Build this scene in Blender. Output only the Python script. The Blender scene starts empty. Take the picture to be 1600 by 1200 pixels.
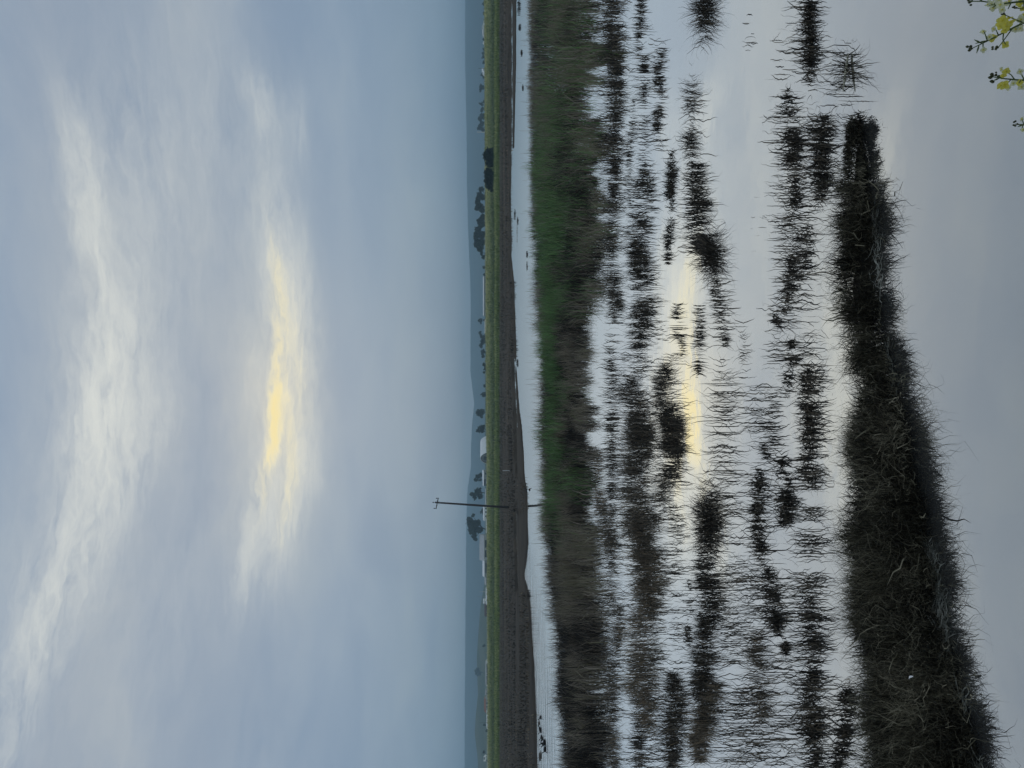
import bpy, bmesh, math, random
import numpy as np
from mathutils import Matrix, Vector

SC = bpy.context.scene
COL = SC.collection
rng = np.random.default_rng(7)
random.seed(7)
R = math.radians

# ------------------------------------------------------------------ camera
CAM_Z = 4.0
PITCH = R(2.0)
F = 1200.0                                   # focal length in photograph pixels (1600 wide)
fw = np.array([0, math.cos(PITCH), -math.sin(PITCH)])
up = np.array([0, math.sin(PITCH), math.cos(PITCH)])
rt = np.array([1.0, 0, 0])
CAM = np.array([0, 0, CAM_Z])

def ray(px, py):                             # the phone was held on its side: picture left is up
    return fw - up * ((px - 800) / F) + rt * ((600 - py) / F)
def gnd(px, py, z=0.0):                      # where a pixel meets the level z
    d = ray(px, py)
    return CAM + d * ((z - CAM_Z) / d[2])
def at(px, py, Y):                           # a pixel at depth Y
    d = ray(px, py)
    return CAM + d * (Y / d[1])
def gnd_arr(px, py, z=0.0):
    px = np.asarray(px, float); py = np.asarray(py, float)
    d = fw[None] - up[None] * ((px - 800) / F)[:, None] + rt[None] * ((600 - py) / F)[:, None]
    return CAM[None] + d * ((z - CAM_Z) / d[:, 2])[:, None]

cam = bpy.data.cameras.new('camera')
cam.sensor_width = 36; cam.lens = 27; cam.clip_start = 0.05; cam.clip_end = 30000
co = bpy.data.objects.new('camera', cam); COL.objects.link(co)
m = Matrix(((-up[0], rt[0], -fw[0], 0), (-up[1], rt[1], -fw[1], 0), (-up[2], rt[2], -fw[2], CAM_Z), (0, 0, 0, 1)))
co.matrix_world = m
SC.camera = co
SC.view_settings.view_transform = 'Standard'
SC.view_settings.look = 'None'
SC.view_settings.exposure = 0
SC.view_settings.gamma = 1

# ------------------------------------------------------------------ helpers
def tag(o, label=None, cat=None, group=None, kind=None):
    if label: o['label'] = label
    if cat: o['category'] = cat
    if group: o['group'] = group
    if kind: o['kind'] = kind
    return o

def mesh(name, V, Fc, mat=None, parent=None, loc=(0, 0, 0), tint=None, smooth=False):
    V = np.asarray(V, np.float32).reshape(-1, 3)
    me = bpy.data.meshes.new(name)
    if isinstance(Fc, np.ndarray):
        n, k = Fc.shape
        me.vertices.add(len(V)); me.vertices.foreach_set('co', V.ravel())
        me.loops.add(n * k); me.loops.foreach_set('vertex_index', Fc.astype(np.int32).ravel())
        me.polygons.add(n); me.polygons.foreach_set('loop_start', np.arange(0, n * k, k, dtype=np.int32))
        me.update(calc_edges=True); me.validate()
    else:
        me.from_pydata([tuple(map(float, v)) for v in V], [], Fc); me.update()
    if tint is not None:
        a = me.attributes.new('tint', 'FLOAT', 'POINT'); a.data.foreach_set('value', np.asarray(tint, np.float32))
    if smooth: me.polygons.foreach_set('use_smooth', [True] * len(me.polygons))
    if mat: me.materials.append(mat)
    o = bpy.data.objects.new(name, me); COL.objects.link(o)
    o.location = loc
    if parent: o.parent = parent
    return o

def empty(name, loc=(0, 0, 0), rz=0):
    o = bpy.data.objects.new(name, None); COL.objects.link(o)
    o.location = loc; o.rotation_euler = (0, 0, rz); o.empty_display_size = 0.1
    return o

class MB:
    """collects shapes for one mesh"""
    def __init__(s): s.v = []; s.f = []
    def add(s, V, Fc):
        b = len(s.v); s.v += [tuple(v) for v in V]; s.f += [tuple(i + b for i in f) for f in Fc]
    def box(s, c, d, rot=None):
        x, y, z = (q / 2 for q in d)
        V = [Vector((a, b, e)) for a in (-x, x) for b in (-y, y) for e in (-z, z)]
        if rot is not None: V = [rot @ v for v in V]
        c = Vector(c)
        s.add([v + c for v in V], [(0, 1, 3, 2), (4, 6, 7, 5), (0, 4, 5, 1), (2, 3, 7, 6), (0, 2, 6, 4), (1, 5, 7, 3)])
    def tube(s, pts, rad, n=8, cap=True):
        pts = [Vector(p) for p in pts]
        if not hasattr(rad, '__len__'): rad = [rad] * len(pts)
        V = []; Fc = []
        for i, p in enumerate(pts):
            t = (pts[min(i + 1, len(pts) - 1)] - pts[max(i - 1, 0)]).normalized()
            a = t.orthogonal().normalized() if i == 0 else (a - t * a.dot(t)).normalized()
            b = t.cross(a)
            for k in range(n):
                w = 2 * math.pi * k / n
                V.append(p + (a * math.cos(w) + b * math.sin(w)) * rad[i])
        for i in range(len(pts) - 1):
            for k in range(n):
                k2 = (k + 1) % n
                Fc.append((i * n + k, i * n + k2, (i + 1) * n + k2, (i + 1) * n + k))
        if cap:
            Fc.append(tuple(range(n - 1, -1, -1))); Fc.append(tuple((len(pts) - 1) * n + k for k in range(n)))
        s.add(V, Fc)
    def build(s, name, mat, parent=None, loc=(0, 0, 0), smooth=False):
        return mesh(name, s.v, s.f, mat, parent, loc, smooth=smooth)

# value noise
_P = rng.random((256, 256))
def vnoise(x, y):
    x = np.asarray(x, float); y = np.asarray(y, float)
    xi = np.floor(x).astype(int); yi = np.floor(y).astype(int)
    u = x - xi; v = y - yi; u = u * u * (3 - 2 * u); v = v * v * (3 - 2 * v)
    g = lambda a, b: _P[a & 255, b & 255]
    return (g(xi, yi) * (1 - u) + g(xi + 1, yi) * u) * (1 - v) + (g(xi, yi + 1) * (1 - u) + g(xi + 1, yi + 1) * u) * v
def fbm(x, y, o=4):
    s = 0; a = 0.5; t = 0
    for k in range(o):
        s = s + a * vnoise(x * 2 ** k + 17.3 * k, y * 2 ** k + 5.1 * k); t += a; a *= 0.5
    return s / t
def sstep(a, b, x):
    t = np.clip((x - a) / (b - a), 0, 1); return t * t * (3 - 2 * t)

# ------------------------------------------------------------------ materials
def nm(name):
    mt = bpy.data.materials.new(name); mt.use_nodes = True
    nt = mt.node_tree
    return mt, nt, nt.nodes['Principled BSDF'], nt.nodes['Material Output']
def lk(nt, a, b): nt.links.new(a, b)
def ramp(nt, fac, stops):
    r = nt.nodes.new('ShaderNodeValToRGB')
    e = r.color_ramp.elements
    while len(e) < len(stops): e.new(0.5)
    for i, (p, c) in enumerate(stops):
        e[i].position = p; e[i].color = (*c, 1)
    lk(nt, fac, r.inputs['Fac']); return r.outputs['Color']
def math_(nt, op, a, b=None, c=None, clamp=False):
    n = nt.nodes.new('ShaderNodeMath'); n.operation = op; n.use_clamp = clamp
    for i, x in enumerate((a, b, c)):
        if x is None: continue
        if isinstance(x, (int, float)): n.inputs[i].default_value = x
        else: lk(nt, x, n.inputs[i])
    return n.outputs[0]
def noise(nt, vec, scale, detail=4, rough=0.55, dist=0.0):
    n = nt.nodes.new('ShaderNodeTexNoise'); n.inputs['Scale'].default_value = scale
    n.inputs['Detail'].default_value = detail; n.inputs['Roughness'].default_value = rough
    n.inputs['Distortion'].default_value = dist
    if vec is not None: lk(nt, vec, n.inputs['Vector'])
    return n.outputs['Fac']

def plain(name, col, rough=0.7, var=0.25, scale=3.0, metallic=0.0, spec=0.3):
    mt, nt, b, _ = nm(name)
    tc = nt.nodes.new('ShaderNodeTexCoord')
    f = noise(nt, tc.outputs['Object'], scale, 5)
    lo = tuple(c * (1 - var) for c in col); hi = tuple(min(1, c * (1 + var)) for c in col)
    lk(nt, ramp(nt, f, [(0.25, lo), (0.75, hi)]), b.inputs['Base Color'])
    b.inputs['Roughness'].default_value = rough; b.inputs['Metallic'].default_value = metallic
    b.inputs['Specular IOR Level'].default_value = spec
    return mt

def blade_mat(name, stops, rough=0.65):
    """each blade carries its own random 'tint', which picks live or dead colours"""
    mt, nt, b, _ = nm(name)
    a = nt.nodes.new('ShaderNodeAttribute'); a.attribute_name = 'tint'
    lk(nt, ramp(nt, a.outputs['Fac'], stops), b.inputs['Base Color'])
    b.inputs['Roughness'].default_value = rough; b.inputs['Specular IOR Level'].default_value = 0.15
    return mt

M = {}
# tint 0..0.5 dead stems, 0.5..1 live green
M['reed'] = blade_mat('reed_stems', [(0, (.016, .013, .010)), (.2, (.10, .083, .062)), (.42, (.38, .32, .24)), (.5, (.12, .12, .05)), (.75, (.09, .18, .062)), (1, (.20, .33, .115))])
M['rush'] = blade_mat('rush_stems', [(0, (.014, .013, .010)), (.35, (.05, .043, .032)), (.7, (.19, .158, .115)), (1, (.34, .25, .15))])
M['mat'] = blade_mat('marsh_grass', [(0, (.010, .009, .006)), (.4, (.06, .054, .034)), (.75, (.22, .20, .13)), (.93, (.36, .32, .22)), (1, (.30, .30, .25))])
M['meadow'] = blade_mat('meadow_blades', [(0, (.06, .08, .03)), (.5, (.17, .22, .065)), (.8, (.30, .33, .11)), (1, (.5, .48, .25))])
M['stubble'] = blade_mat('stubble_blades', [(0, (.018, .015, .010)), (.5, (.075, .06, .04)), (1, (.28, .225, .15))])

# ground: brown marsh bank, then green levee
def ground_mat():
    mt, nt, b, _ = nm('marsh_ground')
    g = nt.nodes.new('ShaderNodeNewGeometry')
    sp = nt.nodes.new('ShaderNodeSeparateXYZ'); lk(nt, g.outputs['Position'], sp.inputs[0])
    mp = nt.nodes.new('ShaderNodeMapping'); lk(nt, g.outputs['Position'], mp.inputs['Vector'])
    mp.inputs['Scale'].default_value = (0.06, 0.35, 0.5)
    n1 = noise(nt, mp.outputs[0], 1.0, 6, 0.65)
    mp2 = nt.nodes.new('ShaderNodeMapping'); lk(nt, g.outputs['Position'], mp2.inputs['Vector']); mp2.inputs['Scale'].default_value = (.22, .5, .5)
    n2 = noise(nt, mp2.outputs[0], 1.0, 8, 0.75)
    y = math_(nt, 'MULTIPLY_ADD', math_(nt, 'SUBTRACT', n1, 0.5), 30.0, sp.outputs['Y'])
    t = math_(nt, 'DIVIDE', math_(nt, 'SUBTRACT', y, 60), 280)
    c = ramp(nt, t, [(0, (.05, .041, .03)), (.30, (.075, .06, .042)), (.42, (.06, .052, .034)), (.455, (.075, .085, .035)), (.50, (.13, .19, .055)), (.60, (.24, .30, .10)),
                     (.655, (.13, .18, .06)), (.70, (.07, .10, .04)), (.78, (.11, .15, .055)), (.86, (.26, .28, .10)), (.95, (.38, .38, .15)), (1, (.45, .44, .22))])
    mx = nt.nodes.new('ShaderNodeMixRGB'); mx.blend_type = 'MULTIPLY'; mx.inputs[0].default_value = 1
    lk(nt, c, mx.inputs[1]); lk(nt, ramp(nt, n2, [(.3, (.3, .3, .3)), (.5, (.9, .9, .9)), (.7, (1.35, 1.3, 1.2))]), mx.inputs[2])
    lk(nt, mx.outputs[0], b.inputs['Base Color'])
    b.inputs['Roughness'].default_value = 0.9; b.inputs['Specular IOR Level'].default_value = 0.1
    return mt
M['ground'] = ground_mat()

def hill_mat(name, a, c):
    mt, nt, b, _ = nm(name)
    g = nt.nodes.new('ShaderNodeNewGeometry')
    mp = nt.nodes.new('ShaderNodeMapping'); lk(nt, g.outputs['Position'], mp.inputs['Vector'])
    mp.inputs['Scale'].default_value = (1, .4, 2)
    f = noise(nt, mp.outputs[0], 0.012, 7, 0.65)
    lk(nt, ramp(nt, f, [(.35, a), (.65, c)]), b.inputs['Base Color'])
    b.inputs['Roughness'].default_value = 1; b.inputs['Specular IOR Level'].default_value = 0
    return mt
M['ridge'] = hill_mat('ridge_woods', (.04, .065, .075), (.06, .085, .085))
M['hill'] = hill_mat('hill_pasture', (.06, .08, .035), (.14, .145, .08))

def water_mat():
    mt, nt, b, out = nm('still_water')
    nt.nodes.remove(b)
    df = nt.nodes.new('ShaderNodeBsdfDiffuse'); df.inputs['Color'].default_value = (.075, .075, .07, 1)
    gl = nt.nodes.new('ShaderNodeBsdfGlossy'); gl.inputs['Color'].default_value = (.95, .95, .92, 1); gl.inputs['Roughness'].default_value = 0.02
    lw = nt.nodes.new('ShaderNodeLayerWeight'); lw.inputs['Blend'].default_value = 0.5
    mr = nt.nodes.new('ShaderNodeMapRange'); lk(nt, lw.outputs['Facing'], mr.inputs['Value'])
    for k, v in (('From Min', .25), ('From Max', .8), ('To Min', .26), ('To Max', .97)): mr.inputs[k].default_value = v
    mix = nt.nodes.new('ShaderNodeMixShader'); lk(nt, mr.outputs[0], mix.inputs[0])
    lk(nt, df.outputs[0], mix.inputs[1]); lk(nt, gl.outputs[0], mix.inputs[2]); lk(nt, mix.outputs[0], out.inputs['Surface'])
    g = nt.nodes.new('ShaderNodeNewGeometry')
    # slow swell everywhere, wind ripples in the far channel
    n1 = noise(nt, g.outputs['Position'], 0.8, 3, 0.5)
    mp = nt.nodes.new('ShaderNodeMapping'); lk(nt, g.outputs['Position'], mp.inputs['Vector'])
    mp.inputs['Rotation'].default_value = (0, 0, R(-20)); mp.inputs['Scale'].default_value = (.12, 1.6, 1)
    n2 = noise(nt, mp.outputs[0], 1.0, 3, 0.6)
    sp = nt.nodes.new('ShaderNodeSeparateXYZ'); lk(nt, g.outputs['Position'], sp.inputs[0])
    mk = nt.nodes.new('ShaderNodeMapRange'); mk.interpolation_type = 'SMOOTHSTEP'; lk(nt, sp.outputs['X'], mk.inputs['Value'])
    for k, v in (('From Min', -10), ('From Max', -22), ('To Min', 0), ('To Max', 1)): mk.inputs[k].default_value = v
    mk2 = nt.nodes.new('ShaderNodeMapRange'); mk2.interpolation_type = 'SMOOTHSTEP'; lk(nt, sp.outputs['Y'], mk2.inputs['Value'])
    for k, v in (('From Min', 40), ('From Max', 46), ('To Min', 0), ('To Max', 1)): mk2.inputs[k].default_value = v
    h = math_(nt, 'MULTIPLY', n2, math_(nt, 'MULTIPLY', math_(nt, 'MULTIPLY', mk.outputs[0], mk2.outputs[0]), 0.05))
    h = math_(nt, 'ADD', h, math_(nt, 'MULTIPLY', n1, 0.004))
    bp = nt.nodes.new('ShaderNodeBump'); bp.inputs['Strength'].default_value = 1; bp.inputs['Distance'].default_value = 1.0
    lk(nt, h, bp.inputs['Height'])
    lk(nt, bp.outputs[0], gl.inputs['Normal'])
    return mt
M['water'] = water_mat()

M['leaf'] = plain('tree_leaves', (.035, .05, .028), 0.8, 0.5, 0.4)
M['leaf_dark'] = plain('dark_leaves', (.022, .035, .018), 0.8, 0.5, 0.7)
M['bark'] = plain('bark', (.07, .06, .05), 0.9, 0.3, 2)
M['white'] = plain('white_metal_sheet', (.92, .92, .9), 0.5, 0.04, 0.3)
M['pale'] = plain('pale_wall', (.5, .5, .48), 0.7, 0.1, 0.5)
M['grey'] = plain('grey_sheet', (.28, .28, .28), 0.7, 0.12, 0.5)
M['dim'] = plain('dim_grey_sheet', (.13, .13, .135), 0.7, 0.12, 0.5)
M['dark'] = plain('dark_opening', (.02, .022, .025), 0.6, 0.2, 1)
M['rust'] = plain('rust_roof', (.3, .13, .07), 0.8, 0.25, 0.6)
M['redbrown'] = plain('red_brown_boards', (.09, .04, .035), 0.8, 0.25, 0.6)
M['straw'] = plain('straw_roof', (.55, .52, .38), 0.8, 0.1, 0.6)
M['glass'] = plain('window_glass', (.05, .06, .07), 0.1, 0.1, 1, spec=0.5)
M['wood'] = plain('weathered_pole', (.085, .075, .068), 0.85, 0.3, 3)
M['insul'] = plain('insulator_glaze', (.03, .025, .025), 0.3, 0.1, 5)
M['post'] = plain('white_paint', (.75, .74, .7), 0.6, 0.08, 4)
M['steel'] = plain('galvanised_steel', (.45, .46, .47), 0.45, 0.1, 2, 0.6)
M['bird'] = plain('dark_feathers', (.02, .018, .016), 0.8, 0.3, 20)
M['bird_white'] = plain('white_feathers', (.8, .8, .78), 0.8, 0.05, 20)
def petal_mat(name, col):
    mt, nt, b, out = nm(name)
    tc = nt.nodes.new('ShaderNodeTexCoord'); f = noise(nt, tc.outputs['Object'], 160, 4)
    c = ramp(nt, f, [(.3, tuple(v * .85 for v in col)), (.7, col)])
    lk(nt, c, b.inputs['Base Color']); b.inputs['Roughness'].default_value = .6
    tr = nt.nodes.new('ShaderNodeBsdfTranslucent'); lk(nt, c, tr.inputs['Color'])
    mx = nt.nodes.new('ShaderNodeMixShader'); mx.inputs[0].default_value = .55
    lk(nt, b.outputs[0], mx.inputs[1]); lk(nt, tr.outputs[0], mx.inputs[2]); lk(nt, mx.outputs[0], out.inputs['Surface'])
    return mt
M['petal'] = petal_mat('yellow_petals', (.92, .84, .16))
M['petal_pale'] = petal_mat('pale_petals', (.92, .92, .62))
M['sprig'] = plain('green_stems', (.13, .17, .06), 0.6, 0.25, 40)
M['bud'] = plain('dark_buds', (.07, .075, .03), 0.7, 0.3, 60)
M['tyre'] = plain('tyre_rubber', (.02, .02, .02), 0.8, 0.1, 4)

# ------------------------------------------------------------------ world: broken overcast, lit gaps
SUN_AZ, SUN_EL = -2.5, 16.0
def build_world():
    w = bpy.data.worlds.new('World'); SC.world = w; w.use_nodes = True
    nt = w.node_tree
    for n in list(nt.nodes): nt.nodes.remove(n)
    out = nt.nodes.new('ShaderNodeOutputWorld')
    tc = nt.nodes.new('ShaderNodeTexCoord')
    vn = nt.nodes.new('ShaderNodeVectorMath'); vn.operation = 'NORMALIZE'; lk(nt, tc.outputs['Generated'], vn.inputs[0])
    sp = nt.nodes.new('ShaderNodeSeparateXYZ'); lk(nt, vn.outputs[0], sp.inputs[0])
    az = math_(nt, 'MULTIPLY', math_(nt, 'ARCTAN2', sp.outputs['X'], sp.outputs['Y']), 180 / math.pi)
    el = math_(nt, 'MULTIPLY', math_(nt, 'ARCSINE', sp.outputs['Z']), 180 / math.pi)
    cb = nt.nodes.new('ShaderNodeCombineXYZ'); lk(nt, az, cb.inputs[0]); lk(nt, el, cb.inputs[1])
    P = cb.outputs[0]
    def mapped(vec, sx, sy, off=0, rot=0):
        mp = nt.nodes.new('ShaderNodeMapping'); lk(nt, vec, mp.inputs['Vector'])
        mp.inputs['Scale'].default_value = (sx, sy, 1); mp.inputs['Location'].default_value = (off, off * .7, off)
        mp.inputs['Rotation'].default_value = (0, 0, rot)
        return mp.outputs[0]
    def warp(vec, scale_vec, amp):
        n = nt.nodes.new('ShaderNodeTexNoise'); n.inputs['Scale'].default_value = 1; n.inputs['Detail'].default_value = 4
        n.inputs['Roughness'].default_value = .6
        lk(nt, scale_vec, n.inputs['Vector'])
        s = nt.nodes.new('ShaderNodeVectorMath'); s.operation = 'SUBTRACT'; lk(nt, n.outputs['Color'], s.inputs[0]); s.inputs[1].default_value = (.5, .5, .5)
        m2 = nt.nodes.new('ShaderNodeVectorMath'); m2.operation = 'MULTIPLY'; lk(nt, s.outputs[0], m2.inputs[0]); m2.inputs[1].default_value = amp
        a = nt.nodes.new('ShaderNodeVectorMath'); a.operation = 'ADD'; lk(nt, vec, a.inputs[0]); lk(nt, m2.outputs[0], a.inputs[1])
        return a.outputs[0]
    Q = warp(P, mapped(P, .10, .28, 3), (5.0, 2.4, 0))
    Q = warp(Q, mapped(P, .35, 1.2, 9), (2.0, .9, 0))
    Q = warp(Q, mapped(P, 1.2, 3.2, 15), (.7, .25, 0))
    def blob(px, py, lx, ly, tilt, amp, src=Q):
        """a streak of lit cloud: centre as seen, half-length along the horizon, half-thickness, tilt"""
        d = ray(px, py); d = d / np.linalg.norm(d)
        a0 = math.degrees(math.atan2(d[0], d[1])); e0 = math.degrees(math.asin(d[2]))
        mp = nt.nodes.new('ShaderNodeMapping'); mp.vector_type = 'TEXTURE'
        lk(nt, src, mp.inputs['Vector'])
        mp.inputs['Location'].default_value = (a0, e0, 0); mp.inputs['Rotation'].default_value = (0, 0, R(-tilt))
        k = .0477 * .85
        mp.inputs['Scale'].default_value = (ly * k, lx * k, 1)
        dt = nt.nodes.new('ShaderNodeVectorMath'); dt.operation = 'DOT_PRODUCT'
        lk(nt, mp.outputs[0], dt.inputs[0]); lk(nt, mp.outputs[0], dt.inputs[1])
        e = math_(nt, 'POWER', 2.718, math_(nt, 'MULTIPLY', dt.outputs['Value'], -1))
        return math_(nt, 'MULTIPLY', e, amp)
    def total(bl):
        s = None
        for b in bl:
            v = blob(*b); s = v if s is None else math_(nt, 'ADD', s, v)
        return s
    # picture x, picture y, half thickness, half length, tilt, strength
    yellow = total([(423, 655, 11, 70, 3, 1.35), (430, 560, 10, 100, -2, .75), (436, 450, 9, 85, -4, .52), (410, 735, 10, 80, 9, .48),
                    (446, 780, 14, 70, 8, .34), (450, 690, 14, 70, -6, .42), (462, 565, 16, 110, -4, .30)])
    white = total([(434, 420, 30, 150, -4, .50), (466, 500, 30, 160, -3, .46), (432, 600, 56, 170, 0, .40), (452, 800, 28, 110, 8, .55), (424, 790, 34, 120, 6, .30),
                   (392, 830, 20, 120, 8, .46), (480, 720, 22, 60, -14, .40), (402, 160, 14, 45, 0, .36), (420, 240, 34, 110, 0, .16), (468, 215, 16, 60, -6, .24),
                   (130, 240, 24, 110, -6, .40), (146, 370, 24, 120, -7, .58), (162, 520, 34, 130, 0, .48), (152, 640, 38, 120, 8, .95), (126, 790, 36, 130, 13, .50),
                   (82, 950, 30, 140, 15, .40), (35, 1120, 26, 140, 10, .32), (150, 600, 80, 260, 6, .14), (90, 940, 80, 220, 14, .14), (210, 560, 44, 200, 4, .28), (205, 720, 40, 180, 16, .28), (215, 250, 80, 200, 0, .20), (330, 380, 90, 200, 0, .08), (270, 950, 80, 260, 10, .10),
                   (30, 1000, 60, 150, 8, .08), (330, 150, 60, 150, 0, .12)])
    # fibrous texture of the cloud
    fib = noise(nt, mapped(Q, .16, .95, 20, R(4)), 1.0, 8, .64, .3)
    fine = noise(nt, mapped(Q, .38, 2.2, 47, R(-3)), 1.0, 7, .66, .5)
    fib2 = noise(nt, mapped(Q, .06, .2, 31), 1.0, 5, .55, .4)
    det = math_(nt, 'ADD', math_(nt, 'MULTIPLY_ADD', fib, 2.4, -0.55), math_(nt, 'MULTIPLY_ADD', fine, 1.9, -.75), clamp=False)
    det = math_(nt, 'MAXIMUM', det, 0.05)
    cover = lambda v: math_(nt, 'SUBTRACT', 1.0, math_(nt, 'POWER', 2.718, math_(nt, 'MULTIPLY', v, -1.25)))
    cw = cover(math_(nt, 'MULTIPLY', white, det))
    d2 = math_(nt, 'POWER', det, 1.7)
    cy = cover(math_(nt, 'MULTIPLY', yellow, math_(nt, 'MULTIPLY', d2, .95)))
    cg = cover(math_(nt, 'MULTIPLY', math_(nt, 'POWER', yellow, 2.0), math_(nt, 'MULTIPLY', d2, .50)))
    # plain overcast by height, mottled
    t = math_(nt, 'DIVIDE', el, 45.0)
    base = ramp(nt, t, [(0, (.225, .335, .465)), (.07, (.25, .355, .475)), (.12, (.275, .365, .47)), (.22, (.305, .385, .485)), (.40, (.335, .395, .475)), (.6, (.345, .40, .475)), (.78, (.305, .39, .50)), (1, (.28, .345, .44))])
    mul = nt.nodes.new('ShaderNodeMixRGB'); mul.blend_type = 'MULTIPLY'; mul.inputs[0].default_value = 1
    lk(nt, base, mul.inputs[1])
    lk(nt, ramp(nt, fib2, [(.3, (.80, .85, .92)), (.5, (.96, .97, .985)), (.7, (1.13, 1.09, 1.03))]), mul.inputs[2])
    def towards(a, fac, col):
        q = nt.nodes.new('ShaderNodeMixRGB'); lk(nt, fac, q.inputs[0]); lk(nt, a, q.inputs[1]); q.inputs[2].default_value = (*col, 1); return q.outputs[0]
    c = towards(mul.outputs[0], cw, (.78, .79, .73))
    c = towards(c, cover(total([(432, 620, 75, 190, 0, .16), (430, 640, 40, 130, 0, .14)])), (1.0, .88, .62))
    c = towards(c, cy, (1.0, .91, .62))
    c = towards(c, cg, (1.04, .84, .33))
    # deep cloud behind and overhead a little duller is left to the same ramp; thin clear sky above it
    sky = nt.nodes.new('ShaderNodeTexSky'); sky.sky_type = 'NISHITA'; sky.sun_disc = False
    sky.sun_elevation = R(SUN_EL); sky.sun_rotation = R(SUN_AZ)
    b1 = nt.nodes.new('ShaderNodeBackground'); lk(nt, sky.outputs[0], b1.inputs['Color']); b1.inputs['Strength'].default_value = 0.05
    b2 = nt.nodes.new('ShaderNodeBackground'); lk(nt, c, b2.inputs['Color']); b2.inputs['Strength'].default_value = 1.0
    mx = nt.nodes.new('ShaderNodeMixShader'); mx.inputs[0].default_value = 0.94
    lk(nt, b1.outputs[0], mx.inputs[1]); lk(nt, b2.outputs[0], mx.inputs[2]); lk(nt, mx.outputs[0], out.inputs['Surface'])
    w.cycles.sampling_method = 'MANUAL'; w.cycles.sample_map_resolution = 512
build_world()

sl = bpy.data.lights.new('sun', 'SUN'); sl.energy = 0.5; sl.angle = R(150); sl.color = (1, .95, .86)
so = bpy.data.objects.new('sun', sl); COL.objects.link(so)
sd = Vector((math.sin(R(SUN_AZ)) * math.cos(R(SUN_EL)), math.cos(R(SUN_AZ)) * math.cos(R(SUN_EL)), math.sin(R(SUN_EL))))
so.rotation_euler = sd.to_track_quat('Z', 'Y').to_euler(); so.location = (0, 30, 60)

# ------------------------------------------------------------------ ground, water, hills
EDGE = np.array([(0, 806), (100, 805.5), (230, 803), (242, 798.5), (300, 797), (400, 798.5), (430, 802), (500, 804), (570, 806.5), (600, 808), (640, 811), (660, 814), (700, 817), (740, 818.5), (770, 822), (850, 825),
                 (880, 822), (900, 819), (925, 826), (960, 829), (1000, 831), (1040, 834), (1080, 836), (1130, 838.5), (1200, 840)], float)
LEV = np.array([(60, .2), (90, .27), (120, .32), (150, .36), (186, .46), (200, .56), (226, .74), (236, .8), (250, .68), (262, .8), (300, 2.2), (330, 3.22), (341, 3.4), (354, 3.2), (392, 1.0), (6000, 1.0)])
POOLS = [((0, 240), (0, 799), (240, 799.5), 2.2), ((560, 670), (560, 803.5), (670, 807.5), 1.8), ((662, 745), (662, 806.5), (745, 809), 1.0), ((800, 925), (800, 806.5), (925, 810), 0.9), ((395, 440), (395, 796.5), (440, 798), 1.0)]
def terrain(X, Y):
    Ys = np.maximum(Y, 12.0)
    vx = 800 + F * np.tan(np.arctan(CAM_Z / Ys) - PITCH)
    vy = 600 - F * X / Ys
    ex = np.interp(vy, EDGE[:, 0], EDGE[:, 1])
    ey = CAM_Z / np.tan(np.arctan((ex - 800) / F) + PITCH)
    ey = ey + (fbm(X * .35, Y * .1, 3) - .5) * 2.5
    s = Ys - ey
    lev = np.interp(Y, LEV[:, 0], LEV[:, 1])
    lev = lev + np.clip(X, -260, 260) * 0.005 * sstep(262, 335, Y) * (1 - sstep(354, 392, Y))
    lev = lev + (fbm(X * .09, Y * .09, 4) - .5) * (.16 + .35 * sstep(190, 260, Y)) * sstep(60, 110, Y)
    a = sstep(0, 22, s)
    z = .16 * sstep(-.3, 1.2, s) + (lev - .15) * a + (fbm(X * .5, Y * .5, 3) - .5) * .14 * sstep(0, 2, s)
    for (r0, r1), (y0, x0), (y1, x1), w in POOLS:
        c = x0 + (vy - y0) * (x1 - x0) / (y1 - y0) + (fbm(vy * .11, vx * .6, 3) - .5) * 2.2
        inside = sstep(r0 - 4, r0 + 4, vy) * (1 - sstep(r1 - 4, r1 + 4, vy))
        k = inside * (1 - sstep(w * .7, w * 1.3, np.abs(vx - c)))
        lowlip = inside * (vx > c) * (s > -2) * (s < 26)
        z = z * (1 - k) + k * -.15
        z = np.where(lowlip > .5, np.minimum(z, .10), z)
    z = np.where(s < 0, np.maximum(-.7, .05 + s * .35), z)
    # mud just awash among the ducks
    for (mx_, my_, rx_, ry_) in ((844.5, 1183, 3.2, 11), (842.3, 1131, 2.2, 8)):
        q = ((vx - mx_) / rx_) ** 2 + ((vy - my_) / ry_) ** 2
        z = np.where(q < 1, .05 * (1 - q), z)
    # the bank the photographer stands on
    near = np.interp(Y, [-60, .6, 1.6, 4.4, 6], [2.3, 2.3, 2.15, 0, -.7])
    z = np.where(Y < 6, near + (fbm(X * 2, Y * 2, 3) - .5) * .12, z)
    return z
def axis(segs):
    out = []
    for a, b, st in segs: out += list(np.arange(a, b, st))
    return np.array(out + [segs[-1][1]])
xs = axis([(-2900, -400, 125), (-400, -230, 9), (-230, -130, 1.5), (-130, 130, .55), (130, 230, 1.5), (230, 400, 9), (400, 2900, 125)])
ys = axis([(-50, -4, 4), (-4, 7, .4), (7, 54, 3), (54, 110, .42), (110, 395, .9), (395, 480, 9), (480, 4900, 160)])
GX, GY = np.meshgrid(xs, ys)
GZ = terrain(GX, GY)
def grid_faces(ny, nx):
    i = np.arange(ny - 1)[:, None] * nx + np.arange(nx - 1)[None]
    return np.stack([i, i + 1, i + nx + 1, i + nx], -1).reshape(-1, 4)
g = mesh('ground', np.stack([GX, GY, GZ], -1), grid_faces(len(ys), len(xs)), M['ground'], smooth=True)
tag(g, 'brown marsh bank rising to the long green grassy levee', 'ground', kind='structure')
def tz(x, y): return float(terrain(np.array([x]), np.array([y]))[0])

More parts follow.
